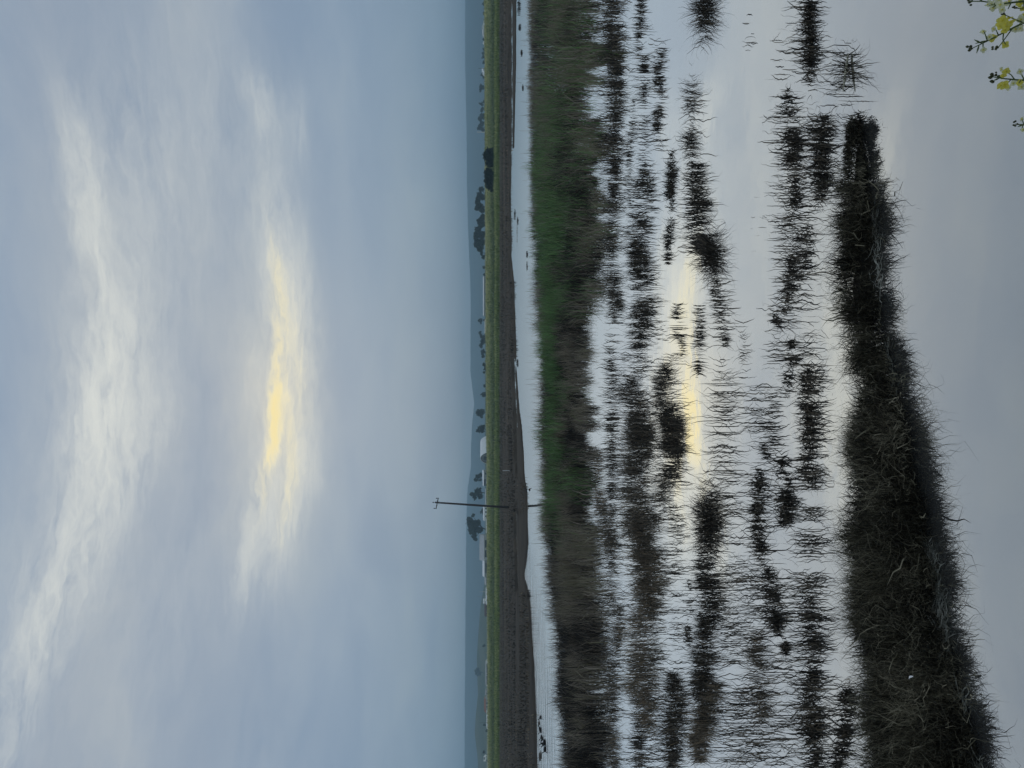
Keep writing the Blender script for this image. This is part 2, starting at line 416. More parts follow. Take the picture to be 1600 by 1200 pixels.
wx = np.linspace(-420, 420, 41); wy = np.linspace(2.5, 300, 41)
WX, WY = np.meshgrid(wx, wy)
w = mesh('water', np.stack([WX, WY, WX * 0], -1), grid_faces(41, 41), M['water'])
tag(w, 'still grey marsh water mirroring the cloudy sky', 'water', kind='structure')

def ridge(name, prof, Y, depth, mat, label, rough, nx=260, ext=0.45):
    prof = np.array(prof, float)
    py = np.linspace(-1200 * ext, 1200 * (1 + ext), nx)
    px = np.interp(py, prof[:, 0], prof[:, 1])
    X = (600 - py) / F * Y
    H = CAM_Z + (758.1 - px) / F * Y + (fbm(py * .12, py * 0, 4) - .5) * rough
    v = np.linspace(-1, 1, 25)
    V = np.zeros((25, nx, 3))
    for j, t in enumerate(v):
        f = math.cos(t * math.pi / 2) ** 1.3 if abs(t) < 1 else 0
        yy = Y + t * depth
        V[j, :, 0] = X * yy / Y if t <= 0 else X
        V[j, :, 1] = yy
        V[j, :, 2] = 1.0 + (H - 1.0) * f * (1 + (fbm(X * .01, np.full(nx, yy * .01), 4) - .5) * .35 * (1 - f))
    o = mesh(name, V, grid_faces(25, nx)[:, ::-1].copy(), mat, smooth=True)
    return tag(o, label, 'hills', kind='structure')
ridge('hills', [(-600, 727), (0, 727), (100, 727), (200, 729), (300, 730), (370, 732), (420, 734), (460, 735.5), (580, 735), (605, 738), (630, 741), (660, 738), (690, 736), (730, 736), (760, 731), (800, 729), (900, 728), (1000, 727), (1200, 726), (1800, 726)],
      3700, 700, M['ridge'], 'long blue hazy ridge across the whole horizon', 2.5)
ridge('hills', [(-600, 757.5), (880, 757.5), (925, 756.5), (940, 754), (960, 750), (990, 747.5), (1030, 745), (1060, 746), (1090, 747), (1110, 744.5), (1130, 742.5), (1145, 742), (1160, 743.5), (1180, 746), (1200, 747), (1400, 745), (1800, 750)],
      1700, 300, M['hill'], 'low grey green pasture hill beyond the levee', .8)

# ------------------------------------------------------------------ air
hz = MB(); hz.box((0, 2450, 62), (6400, 5100, 130))
hm, hnt, hb, hout = nm('air'); hnt.nodes.remove(hb)
pv = hnt.nodes.new('ShaderNodeVolumePrincipled')
pv.inputs['Color'].default_value = (.54, .82, 1.0, 1); pv.inputs['Density'].default_value = 3.9e-4; pv.inputs['Anisotropy'].default_value = 0.65
lk(hnt, pv.outputs[0], hout.inputs['Volume'])
ho = hz.build('haze', hm); tag(ho, 'pale blue evening haze over the marsh', 'haze', kind='stuff')

# ------------------------------------------------------------------ blades
def blades(P, H, W, az, lean, curl, tint, segs=4, kink=None, kink_at=.6, taper=1.6, wig=.22):
    n = len(P)
    u = np.linspace(0, 1, segs + 1)
    th = lean[:, None] + curl[:, None] * u[None, :-1]
    if kink is not None: th = th + kink[:, None] * (u[None, :-1] >= kink_at)
    th = th + rng.normal(0, wig, th.shape)
    st = (H / segs)[:, None]
    r = np.concatenate([np.zeros((n, 1)), np.cumsum(np.sin(th) * st, 1)], 1)
    z = np.concatenate([np.zeros((n, 1)), np.cumsum(np.cos(th) * st, 1)], 1)
    psi = az + rng.normal(0, .9, n) + math.pi / 2
    wv = np.stack([np.cos(psi), np.sin(psi), np.zeros(n)], -1)
    dz_ = np.concatenate([np.zeros((n, 1)), np.cumsum(rng.normal(0, wig * .9, (n, segs)), 1)], 1) + az[:, None]
    cen = P[:, None, :] + np.stack([np.cos(dz_) * r, np.sin(dz_) * r, z], -1)
    wd = (W[:, None] * (1 - .9 * u[None] ** taper) / 2)[..., None] * wv[:, None, :]
    V = np.stack([cen - wd, cen + wd], 2)
    k = segs + 1
    base = (np.arange(n) * k * 2)[:, None] + (np.arange(segs) * 2)[None]
    Fc = np.stack([base, base + 1, base + 3, base + 2], -1).reshape(-1, 4)
    return V.reshape(-1, 3), Fc, np.repeat(tint, k * 2)
class BL:
    def __init__(s): s.V = []; s.F = []; s.T = []; s.n = 0
    def add(s, V, Fc, T): s.V.append(V); s.F.append(Fc + s.n); s.T.append(T); s.n += len(V)
    def build(s, name, mat, loc=(0, 0, 0), parent=None):
        V = np.concatenate(s.V) - np.asarray(loc, float)[None]
        return mesh(name, V, np.concatenate(s.F), mat, parent, loc, tint=np.concatenate(s.T))
U = lambda a, b, n: rng.uniform(a, b, n)

# the reed belt across the marsh
BF = np.array([(-200, 826), (0, 828), (200, 829), (350, 833), (430, 841), (520, 849), (600, 854), (700, 852), (800, 857), (900, 866), (1000, 878), (1200, 891), (1400, 903)], float)
BN = np.array([(-200, 940), (0, 940), (60, 942), (130, 938), (200, 940), (300, 938), (400, 942), (450, 930), (480, 916), (540, 911), (600, 912), (650, 924), (740, 926), (800, 922), (900, 929), (1000, 938), (1200, 950), (1400, 960)], float)
def belt(n):
    py = U(-130, 1330, n); t = U(0, 1, n) ** .85
    fa = gnd_arr(np.interp(py, BF[:, 0], BF[:, 1]), py); ne = gnd_arr(np.interp(py, BN[:, 0], BN[:, 1]), py)
    ragged = (fbm(py * .035, py * 0 + 3, 5) - .5) * .34
    P = fa + (ne - fa) * (t * (1 + ragged))[:, None]
    px = 800 + F * np.tan(np.arctan(CAM_Z / P[:, 1]) - PITCH)
    pyy = 600 - F * P[:, 0] / P[:, 1]
    dn = fbm(P[:, 0] * .38, P[:, 1] * .30, 4) - .07 * sstep(480, 700, 600 - F * P[:, 0] / P[:, 1])
    keep = dn + U(-.12, .12, n) - .14 * sstep(.8, 1, t) + .08 > .40
    P, px, pyy, t, dn = P[keep], px[keep], pyy[keep], t[keep], dn[keep]
    n = len(P)
    tn = t + (fbm(P[:, 0] * .5 + 70, P[:, 1] * .35, 4) - .5) * .9 + (pyy - 400) * -.0002
    gz = sstep(40, 240, pyy + (px - 870) * 3) * (1 - sstep(720, 880, pyy)) * sstep(.06, .36, tn + .16 * (1 - sstep(150, 420, pyy)) * -1) * (1 - sstep(.50, .86, tn))
    gz = gz * (.35 + .65 * sstep(.36, .50, fbm(P[:, 0] * .16 + 9, P[:, 1] * .2, 3) + .12)) * 1.15
    gz = np.maximum(gz, .25 * (1 - sstep(200, 600, pyy)) * sstep(.3, .5, t))
    green = U(0, 1, n) < gz * .85
    tint = np.where(green, U(.55, 1, n), np.clip(rng.normal(.22, .14, n), 0, .5))
    tint = np.where(~green, np.clip(tint + (fbm(P[:, 0] * .25, P[:, 1] * .15 + 40, 3) - .5) * 1.1, 0, .46), tint)
    H = (.38 + .85 * fbm(P[:, 0] * .45, P[:, 1] * .45 + 7, 4)) * U(.55, 1.2, n) * np.where(green, 1.1, .92)
    low = (1 - sstep(250, 480, pyy)) * (1 - sstep(.15, .35, t))
    H = H * (1 - .42 * low) * (1 - .35 * sstep(.85, 1, t))
    b = BL()
    W = U(.010, .022, n) * np.where(U(0, 1, n) < .22, U(1.6, 3.0, n), 1)
    stool = vnoise(P[:, 0] * 1.5 + 50, P[:, 1] * .9) - .5
    tint = np.where(green, np.clip(tint + stool * .5, .52, 1), np.clip(tint + rng.normal(0, .10, n) + stool * .8 - .03 - .10 * sstep(480, 700, pyy), 0, .47))
    H = H * (1 + stool * 1.0)
    kk = np.where(U(0, 1, n) < .25, rng.normal(0, 1.0, n), 0)
    b.add(*blades(P, H, W, U(0, 2 * math.pi, n), np.abs(rng.normal(.14, .16, n)), np.abs(rng.normal(.25, .4, n)), tint, 4, kk, .5))
    return b
o = belt(125000).build('reed_bed', M['reed'])
tag(o, 'broad belt of green and brown reeds crossing the water below the channel', 'reeds', kind='stuff')

# fringe stems standing in the channel at the far edge of the belt
def fringe():
    b = BL(); n = 420
    py = U(-50, 1250, n); py = np.where(U(0, 1, n) < .5, py, U(420, 1000, n))
    fx = np.interp(py, BF[:, 0], BF[:, 1]) - np.abs(rng.normal(0, 9, n)) - 1
    P = gnd_arr(fx, py)
    b.add(*blades(P, U(.2, .75, n), U(.012, .025, n), U(0, 6.28, n), np.abs(rng.normal(.08, .12, n)), np.abs(rng.normal(.1, .2, n)), U(0, .35, n), 3))
    return b.build('reed_stems', M['reed'])
tag(fringe(), 'thin scattered reed stems along the channel side of the reed belt', 'reeds', kind='stuff')

# single bent stems all over the open water
def strands():
    b = BL()
    rows = [  # picture x, y range, spread in x, count, height
        (950, -20, 470, 12, 900, .42), (966, -20, 330, 10, 520, .40), (958, 0, 1200, 9, 900, .35), (945, 760, 1200, 10, 500, .4), (1085, 200, 420, 16, 160, .26), (975, 550, 900, 12, 260, .3), (1030, 860, 1200, 22, 300, .3), (1003, 0, 300, 9, 160, .3), (1000, 280, 900, 14, 900, .34), (1000, 900, 1200, 20, 420, .34), (1028, 60, 240, 10, 90, .22),
        (1050, 550, 900, 16, 420, .3), (1060, 820, 1200, 14, 240, .2), (1082, 110, 400, 14, 160, .3), (1172, 20, 80, 6, 16, .1), (1128, 430, 600, 9, 90, .25), (1132, 590, 760, 9, 120, .42), (1140, 740, 1200, 22, 420, .34),
        (1162, 500, 620, 8, 24, .16), (1190, 600, 880, 12, 180, .3), (1180, 880, 1200, 20, 360, .3), (1160, 1080, 1200, 24, 200, .4), (1220, 60, 480, 14, 150, .16), (1235, 140, 560, 16, 330, .22), (1262, 0, 560, 14, 330, .24),
        (1215, 480, 760, 9, 100, .16), (1270, 560, 760, 14, 330, .24), (1265, 760, 960, 18, 330, .26), (1270, 950, 1200, 20, 480, .28), (1220, 900, 1200, 20, 260, .25), (1285, 180, 320, 14, 200, .26), (1310, 80, 200, 18, 70, .2), (1180, 300, 420, 25, 10, .06), (1235, 30, 120, 10, 20, .12), (1345, 100, 160, 8, 14, .2)]
    for px, y0, y1, sx, n, h in rows:
        n = int(n * 1.25)
        py = U(y0, y1, n)
        # stems come in loose lines rather than evenly
        keep = fbm(py * .045 + px, np.full(n, px * .37), 3) + U(-.22, .22, n) > .44
        py = py[keep]; n = len(py)
        if not n: continue
        P = gnd_arr(px + rng.normal(0, sx * .6, n), py)
        d = P[:, 1]
        H = h * U(.35, 1.25, n)
        kink = np.where(U(0, 1, n) < .5, rng.normal(0, 1.5, n), 0)
        b.add(*blades(P, H, U(.010, .019, n) * (d / 14) ** .5, U(0, 6.28, n), np.abs(rng.normal(.2, .28, n)), rng.normal(.1, .35, n), U(0, .8, n), 6, kink, U(0, 1, 1)[0] * .3 + .45, 2.5, wig=.3))
    return b.build('rush_stems', M['rush'])
tag(strands(), 'loose single bent rush stems poking out of the open water', 'reeds', kind='stuff')

# ------------------------------------------------------------------ separate tufts in the water
GROUP = 'rush tufts standing in open water'
def rooted(b, name, px, py, L, D, c):
    """stems plus the root mat they share, just under the surface, as one mesh"""
    wd_ = [gnd(px + 1.35 * D * math.sin(a), py + 1.35 * L * math.cos(a)) for a in np.linspace(0, 2 * math.pi, 24, endpoint=False)]
    V_ = [(p[0] - c[0], p[1] - c[1], -.03) for p in wd_] + [((p[0] - c[0]) * .8, (p[1] - c[1]) * .8, -.12) for p in wd_] + [(0, 0, -.02), (0, 0, -.14)]
    F_ = []
    for i in range(24):
        j = (i + 1) % 24
        F_ += [(i, 24 + i, 24 + j, j), (i, j, 48), (24 + j, 24 + i, 49)]
    o = b.build(name, M['rush'], tuple(c))
    rm = bpy.data.meshes.new('root_mat'); rm.from_pydata(V_, [], F_)
    bm = bmesh.new(); bm.from_mesh(o.data); bm.from_mesh(rm); bm.to_mesh(o.data); bm.free()
    bpy.data.meshes.remove(rm)
    return o
def tuft(px, py, L, D, h, n, style, label, tmean=.3):
    """waterline centre in the picture, half-length and half-depth there, height in metres"""
    L *= 1.08
    if style == 'radial' or L < 16:
        u = rng.normal(0, .42, n); v = rng.normal(0, .42, n)
    else:                       # a tuft is made of several stools of unequal size
        k = max(4, int(L / 7)); cu = U(-1, 1, k); cv = rng.normal(0, .5, k) * np.sqrt(1 - cu ** 2 * .8)
        wt = rng.gamma(1.1, 1, k) + .12; ix = rng.choice(k, n, p=wt / wt.sum())
        sp_ = U(.05, .2, k)
        u = cu[ix] + rng.normal(0, 1, n) * sp_[ix] * 1.3; v = cv[ix] + rng.normal(0, .3, n)
        lo = U(0, 1, n) < .62
        u = np.where(lo, U(-1.12, 1.12, n), u); v = np.where(lo, rng.normal(0, .5, n) * np.sqrt(np.maximum(.15, 1.2 - u ** 2)), v)
        dn_ = fbm((py + u * L) * .075 + px, (px + v * D) * .12, 3)
        ok = dn_ + U(-.14, .14, n) > .40
        u, v = u[ok], v[ok]; n = len(u)
    q = np.hypot(u, v); f = np.minimum(1, 1.3 / np.maximum(q, 1e-3)); u *= f; v *= f
    if style != 'radial': v = v + u * rng.normal(0, .45) + .5 * np.sin(u * rng.uniform(1, 3) + rng.uniform(0, 6))
    yy = py + u * L; xx = px + v * D
    P = gnd_arr(xx, yy)
    c = gnd(px, py)
    P = P + np.stack([rng.normal(0, .02, n), rng.normal(0, .02, n), np.full(n, -.02)], -1)
    d = c[1]; wk = (d / 14) ** .5
    out = np.arctan2(P[:, 1] - c[1], P[:, 0] - c[0]) + rng.normal(0, .5, n)
    e = np.hypot(u, v)
    H = h * rng.choice([.45, .7, .95, 1.2], n, p=[.3, .35, .25, .1]) * U(.8, 1.2, n) * (1 - .25 * e) * (.7 + .6 * fbm(yy * .09, xx * .1, 2))
    tint = np.clip(rng.normal(tmean, .22, n), 0, 1)
    b = BL()
    if style == 'radial':
        b.add(*blades(P, H * 1.0, U(.009, .015, n) * wk, out, .1 + .6 * e * U(.5, 1.2, n), U(.1, 1.3, n), tint, 6, np.where(U(0, 1, n) < .3, U(.3, 1.2, n), 0), .6))
    elif style == 'leafy':
        kink = np.where(U(0, 1, n) < .4, U(.6, 1.8, n), 0)
        b.add(*blades(P, H, U(.013, .028, n) * wk, U(0, 6.28, n), np.abs(rng.normal(.45, .35, n)), rng.normal(.3, .6, n), tint, 4, kink, .5))
    elif style == 'feather':
        b.add(*blades(P, H, U(.008, .016, n) * wk, out, np.abs(rng.normal(.22, .22, n)), np.abs(rng.normal(.4, .45, n)), tint, 4, np.where(U(0, 1, n) < .3, rng.normal(0, .9, n), 0), .5))
    else:
        kink = np.where(U(0, 1, n) < .4, rng.normal(0, 1.0, n), 0)
        b.add(*blades(P, H, U(.012, .022, n) * wk, out, np.abs(rng.normal(.14, .16, n)), rng.normal(.15, .25, n), tint, 4, kink, .6))
    o = rooted(b, 'reed_tuft', px, py, L, D, c)
    return tag(o, label, 'reed tuft', GROUP)

TUFTS = [
 (962, 60, 75, 9, .42, 900, 'up', 'dark ragged rush row at the belt edge, nearest the top of the photo'),
 (965, 130, 60, 9, .40, 700, 'up', 'dark rush row along the belt edge just below the topmost edge row'),
 (958, 250, 60, 7, .34, 600, 'up', 'thin brown rush row against the belt opposite the long thin dark strip'),
 (960, 390, 85, 8, .40, 800, 'feather', 'fuzzy brown rush bank on the belt edge above the pale water inlet'),
 (962, 470, 28, 7, .34, 380, 'feather', 'small fuzzy dark rush knob ending the brown bank beside the pale inlet'),
 (1001, 30, 40, 5, .24, 420, 'up', 'short dark rush strip touching the top edge of the photo, next to the belt'),
 (946, 792, 62, 12, .46, 900, 'feather', 'pale brown rush fringe on the belt edge under the utility pole', .6),
 (1004, 110, 48, 5, .26, 520, 'up', 'dark rush strip following the one that touches the top edge beside the belt'),
 (1031, 110, 30, 5, .24, 320, 'up', 'small dark rush strip beyond the big round top tuft, upper half of a pair'),
 (1030, 165, 38, 5, .26, 480, 'up', 'small dark rush strip beyond the big round top tuft, lower half of a pair'),
 (986, 240, 70, 4, .22, 420, 'up', 'long thin broken rush strip close along the belt'),
 (1009, 235, 45, 6, .26, 260, 'up', 'sparse upright rush patch next to the long thin broken strip'),
 (1102, 20, 44, 9, .46, 620, 'radial', 'big round spiky rush tuft alone at the top edge of the photo'),
 (1081, 160, 48, 8, .32, 190, 'radial', 'sparse see-through tuft of arching rushes below the big round top tuft'),
 (1079, 225, 30, 7, .30, 260, 'radial', 'medium arching rush tuft touching the see-through arching tuft'),
 (1047, 275, 30, 5, .27, 520, 'leafy', 'compact black rush cushion at the upper end of the narrow dark line'),
 (1046, 350, 52, 5, .25, 620, 'leafy', 'long black rush cushion in the narrow dark line beside the twin tufts'),
 (1094, 325, 58, 11, .38, 900, 'up', 'dense dark rush tuft just above the yellow reflection'),
 (1112, 398, 42, 11, .46, 720, 'radial', 'large rounded rush tuft with drooping tips at the start of the yellow reflection'),
 (1001, 350, 70, 16, .42, 1000, 'up', 'wide spiky rush patch beside the belt, facing the narrow dark line'),
 (1000, 460, 72, 16, .46, 1200, 'up', 'wide dense spiky rush patch beside the belt, ending in the pale inlet'),
 (1012, 555, 45, 18, .22, 240, 'up', 'low thin rush patch in the pale water between two wide patches'),
 (1061, 515, 33, 5, .26, 330, 'up', 'smaller of two tufts set in the yellow reflection'),
 (1092, 533, 44, 5, .25, 420, 'up', 'longer of two tufts set in the yellow reflection'),
 (1126, 490, 46, 6, .24, 360, 'up', 'slim tuft on the near side of the yellow reflection'),
 (1163, 548, 30, 6, .20, 60, 'radial', 'tiny sparse rush sprig alone in the near water beside the yellow reflection'),
 (955, 665, 98, 6, .40, 1100, 'up', 'long dark brown rush strip lying close to the green part of the belt'),
 (996, 655, 52, 20, .44, 1700, 'feather', 'fuzzy dark rush mound on the belt side of the yellow reflection', .4),
 (1048, 640, 60, 15, .38, 1700, 'feather', 'dense dark rush mound bulging against the yellow reflection', .35),
 (1000, 760, 95, 24, .46, 3000, 'feather', 'largest dense dark rush mass behind the yellow reflection', .45),
 (1042, 735, 66, 16, .38, 1600, 'feather', 'dark rush mass narrowing along the end of the yellow reflection', .4),
 (1107, 820, 62, 17, .40, 1900, 'radial', 'round black rush tuft where the yellow reflection fades out'),
 (1110, 915, 46, 12, .36, 800, 'up', 'dark rush tuft following the round black one'),
 (1186, 808, 60, 6, .28, 800, 'leafy', 'slim black rush cushion nearer the camera than the round black tuft'),
 (1226, 768, 44, 9, .32, 900, 'leafy', 'dense black rush cushion closest to the middle of the near grass mat'),
 (1206, 942, 42, 9, .30, 900, 'leafy', 'dense black rush cushion opposite the pale litter of the near mat'),
 (1228, 1013, 13, 5, .17, 180, 'leafy', 'tiny black rush knob beside the tan streaked tuft'),
 (1188, 1060, 60, 12, .30, 600, 'feather', 'loose tan streaked tuft beside the tiny black knob', .6),
 (1003, 885, 62, 24, .44, 2300, 'feather', 'feathery brown rush patch below the largest dark mass', .6),
 (1008, 1020, 96, 26, .44, 3200, 'feather', 'widest feathery tan rush patch in the lower rows', .65),
 (1052, 1125, 60, 15, .38, 1700, 'feather', 'dark fuzzy rush mound near the bottom edge beside the rusty tipped one', .35),
 (1102, 1035, 76, 13, .38, 1700, 'feather', 'upper part of a long dark rush bank by the rusty tip', .35),
 (1104, 1130, 50, 14, .38, 1500, 'feather', 'dark rush mound with a rusty brown tip near the bottom edge', .6),
 (1075, 955, 45, 5, .22, 330, 'leafy', 'thin broken dark rush line linking two large banks'),
 (1001, 1165, 36, 8, .32, 520, 'up', 'dark rush strip touching the bottom edge of the photo by the belt'),
 (958, 880, 70, 7, .36, 600, 'feather', 'brown fuzzy strip on the belt edge beside the feathery patch', .45),
 (962, 1080, 110, 9, .42, 1300, 'feather', 'long brown fuzzy strip on the belt edge towards the bottom', .5),
 (1267, 30, 34, 7, .24, 420, 'leafy', 'black leafy weed row touching the top edge near the arching spray'),
 (1266, 92, 34, 7, .24, 420, 'leafy', 'black leafy weed row just below the one at the top edge'),
 (1326, 108, 40, 12, .34, 130, 'radial', 'wide open spray of arching rushes with a pale broken stalk'),
 (1236, 182, 34, 8, .22, 280, 'leafy', 'ragged weed tuft at the upper end of the near weed row'),
 (1237, 226, 22, 9, .26, 460, 'leafy', 'dense dark weed knot in the near weed row above the mat tip'),
 (1240, 285, 30, 10, .22, 330, 'leafy', 'ragged dark weed tuft beside the blunt tip of the mat'),
 (1238, 325, 24, 9, .2, 220, 'leafy', 'small ragged weed tuft next in the row after the one by the mat tip'),
 (1256, 385, 42, 10, .22, 420, 'leafy', 'leafy weed tuft halfway along the upper mat edge'),
 (1240, 440, 40, 12, .22, 380, 'leafy', 'loose leafy weed tuft above the notch in the mat'),
 (1216, 502, 11, 5, .16, 120, 'leafy', 'small isolated black weed knot in the near water'),
 (1232, 575, 36, 9, .2, 380, 'leafy', 'leafy weed tuft facing the notch in the mat'),
 (1268, 640, 50, 11, .26, 620, 'leafy', 'wide leafy weed bank behind the middle of the mat'),
 (1204, 665, 45, 9, .22, 360, 'up', 'thin upright weed tuft next to the wide leafy bank'),
 (1265, 720, 34, 11, .24, 360, 'leafy', 'leafy weed tuft continuing the wide bank towards the black cushion'),
 (1270, 1000, 60, 10, .24, 520, 'leafy', 'leafy weed row near the bottom, upper of two'),
 (1268, 1130, 60, 11, .26, 700, 'leafy', 'leafy weed row near the bottom, lower of two'),
 (1318, 1140, 50, 9, .30, 700, 'leafy', 'dense weed row hugging the far side of the mat at the bottom edge'),
 (1282, 225, 34, 12, .26, 330, 'leafy', 'see-through weed tuft leaning on the upper end of the mat'),
 (1341, 205, 20, 6, .22, 900, 'leafy', 'black rounded weed knob forming the upper tip of the near mat'),
 (1284, 275, 34, 10, .26, 360, 'leafy', 'tangled weed tuft against the upper flank of the mat'),
]
for t in TUFTS: tuft(*t[:5], int(t[5] * (1.05 if t[6] == 'feather' else .66)), *t[6:])

# small dark islets of weed in the far channel
for (px, py, L, D, h, label) in [(804.5, 335, 8, .8, .22, 'small dark weed islet in the far channel, the thicker of two'), (809, 345, 6, .7, .16, 'small dark weed islet beside the thicker one in the far channel'),
      (823.5, 398, 5, .6, .14, 'tiny dark weed islet near the belt edge of the far channel'), (823.5, 416, 7, .5, .1, 'tiny thin weed islet following another near the belt edge'), (808, 362, 22, .4, .08, 'thin broken line of weed in the middle of the channel'),
      (808.5, 567, 6, .9, .25, 'dark weed islet close to the muddy shore mid channel'), (815, 83, 5, .8, .2, 'dark weed islet in the far channel near the top edge'), (817, 137, 5, .6, .15, 'smaller weed islet further along the channel from the top edge'),
      (811, 12, 12, 1.6, .35, 'large dark weed islet at the very top of the far channel'), (812, 43, 5, 1.2, .25, 'short dark weed islet just below the large one in the far channel'),
      (826.5, 931, 9, 1.6, .35, 'dark clump of weed jutting from the shore towards the bottom of the channel')]:
    n = 150
    c = gnd(px, py)
    P = gnd_arr(px + rng.normal(0, D * .5, n), py + np.clip(rng.normal(0, .5, n), -1, 1) * L)
    b = BL(); b.add(*blades(P, h * .75 * U(.4, 1.1, n), U(.02, .05, n), U(0, 6.28, n), U(0, .9, n), U(0, .8, n), U(0, .35, n), 3))
    tag(rooted(b, 'weed_islet', px, py, L, max(D, .8), c), label, 'weed islet', 'weed islets in the far channel')

# ------------------------------------------------------------------ near grass mat
MF = np.array([(150, 1343), (190, 1344), (215, 1343), (260, 1340), (330, 1336), (400, 1333), (470, 1330), (520, 1340), (560, 1362), (640, 1362), (720, 1368), (800, 1374), (900, 1362), (1000, 1366), (1100, 1386), (1200, 1384), (1350, 1390)], float)
MN = np.array([(150, 1344), (190, 1345), (215, 1349), (260, 1354), (330, 1361), (400, 1368), (470, 1374), (520, 1376), (560, 1385), (640, 1402), (720, 1421), (800, 1437), (870, 1456), (930, 1468), (1000, 1478), (1100, 1504), (1200, 1530), (1350, 1574)], float)
def near_mat():
    b = BL()
    nt_ = 620                                            # tussocks
    cy_ = U(188, 1335, nt_); cy_ = np.where(U(0, 1, nt_) < .45, U(680, 1335, nt_), cy_); ct_ = U(.0, .97, nt_)
    ok = fbm(cy_ * .02, ct_ * 2.5 + 3, 3) + U(-.2, .2, nt_) > .35 + np.exp(-((cy_ - 543) / 16) ** 2) * .35
    cy_, ct_ = cy_[ok], ct_[ok]; nt_ = len(cy_)
    fa = gnd_arr(np.interp(cy_, MF[:, 0], MF[:, 1]), cy_); ne = gnd_arr(np.interp(cy_, MN[:, 0], MN[:, 1]), cy_)
    TC = fa + (ne - fa) * ct_[:, None]
    TC[:, 1] += (fbm(cy_ * .035, cy_ * 0 + 31, 4) - .5) * np.where(ct_ < .5, -.95, .2) * np.abs(ct_ - .5) * 2
    th_ = rng.choice([.25, .6, .95, 1.35], nt_, p=[.25, .3, .3, .15]) * U(.85, 1.15, nt_) * (.05 + .95 * sstep(150, 420, cy_)) * (1 - .5 * sstep(.55, .97, ct_)); tt_ = rng.normal(0, .27, nt_) + (fbm(cy_ * .012 + 5, ct_ * 2, 3) - .5) * .5; ta_ = U(0, 6.28, nt_); tl_ = np.abs(rng.normal(.1, .22, nt_))
    ix = rng.integers(0, nt_, 74000); n = len(ix)
    rr = rng.rayleigh(.085, n) * U(.5, 1.5, nt_)[ix] * (.5 + .5 * sstep(190, 330, cy_[ix])); ra = U(0, 6.28, n)
    P = TC[ix] + np.stack([np.cos(ra) * rr, np.sin(ra) * rr, np.zeros(n)], -1)
    P[:, 2] = .02 + .09 * np.sin(np.clip(ct_[ix], 0, 1) * math.pi)
    H = (.07 + .30 * th_[ix]) * U(.4, 1.1, n) * (.45 + .55 * sstep(180, 330, cy_[ix]))
    # each tussock leans its own way and spills outward
    vx_ = np.cos(ra) * rr * 4.5 + np.cos(ta_)[ix] * tl_[ix]; vy_ = np.sin(ra) * rr * 4.5 + np.sin(ta_)[ix] * tl_[ix]
    az = np.arctan2(vy_, vx_) + rng.normal(0, .5, n); lean = np.clip(np.hypot(vx_, vy_) * U(.4, 1.2, n), 0, 1.2)
    curl = np.where(U(0, 1, n) < .25, rng.normal(1.7, .7, n), rng.normal(.45, .5, n))
    tint = np.clip(rng.normal(.34, .2, n) + tt_[ix], 0, .92)
    kk = np.where(U(0, 1, n) < .4, rng.normal(0, 1.1, n), 0)
    wd_ = U(.004, .010, n) * np.where(U(0, 1, n) < .12, U(1.6, 2.8, n), 1)
    b.add(*blades(P, H, wd_, az, lean, curl, tint, 6, kk, .5, wig=.38))
    # hooked stems leaning out over the open water
    k = 1500
    py = U(195, 1320, k)
    P = gnd_arr(np.interp(py, MN[:, 0], MN[:, 1]) - U(-4, 8, k), py)
    b.add(*blades(P, U(.05, .22, k) * (.3 + 1.5 * fbm(py * .07, py * 0, 3) ** 1.5) * (.3 + .7 * sstep(190, 340, py)), U(.006, .012, k), U(0, 6.28, k), U(.1, 1.0, k), U(.2, 2.2, k), U(0, .5, k), 7, np.where(U(0, 1, k) < .5, rng.normal(0, 1.3, k), 0), .5, wig=.5))
    k = 1500
    py = U(195, 1320, k)
    P = gnd_arr(np.interp(py, MF[:, 0], MF[:, 1]) - U(-3, 9, k), py)
    b.add(*blades(P, U(.08, .36, k) * (.2 + 1.7 * fbm(py * .06, py * 0 + 8, 3) ** 1.4) * (.3 + .7 * sstep(190, 340, py)), U(.006, .012, k), U(0, 6.28, k), U(.1, .9, k), U(.2, 1.8, k), U(0, .5, k), 7, np.where(U(0, 1, k) < .5, rng.normal(0, 1.3, k), 0), .5, wig=.5))
    # bleached litter caught along the waterline
    for y0, y1, k, off in ((320, 460, 90, 4), (535, 610, 50, 6), (852, 1015, 420, 14), (1080, 1110, 30, 6), (1185, 1230, 80, 14)):
        py = U(y0, y1, k)
        P = gnd_arr(np.interp(py, MN[:, 0], MN[:, 1]) + 9 - rng.gamma(2, off * .35, k), py)
        P[:, 2] = U(.0, .03, k)
        b.add(*blades(P, U(.05, .22, k), U(.007, .02, k), U(-.7, .7, k) + np.where(U(0, 1, k) < .5, 0, math.pi), U(1.25, 1.6, k), U(-.2, .25, k), np.full(k, 1.0), 4))
    return b.build('marsh_grass', M['mat'])
o = near_mat()
tag(o, 'dark floating mat of tangled marsh grass in the near water', 'marsh grass', kind='stuff')
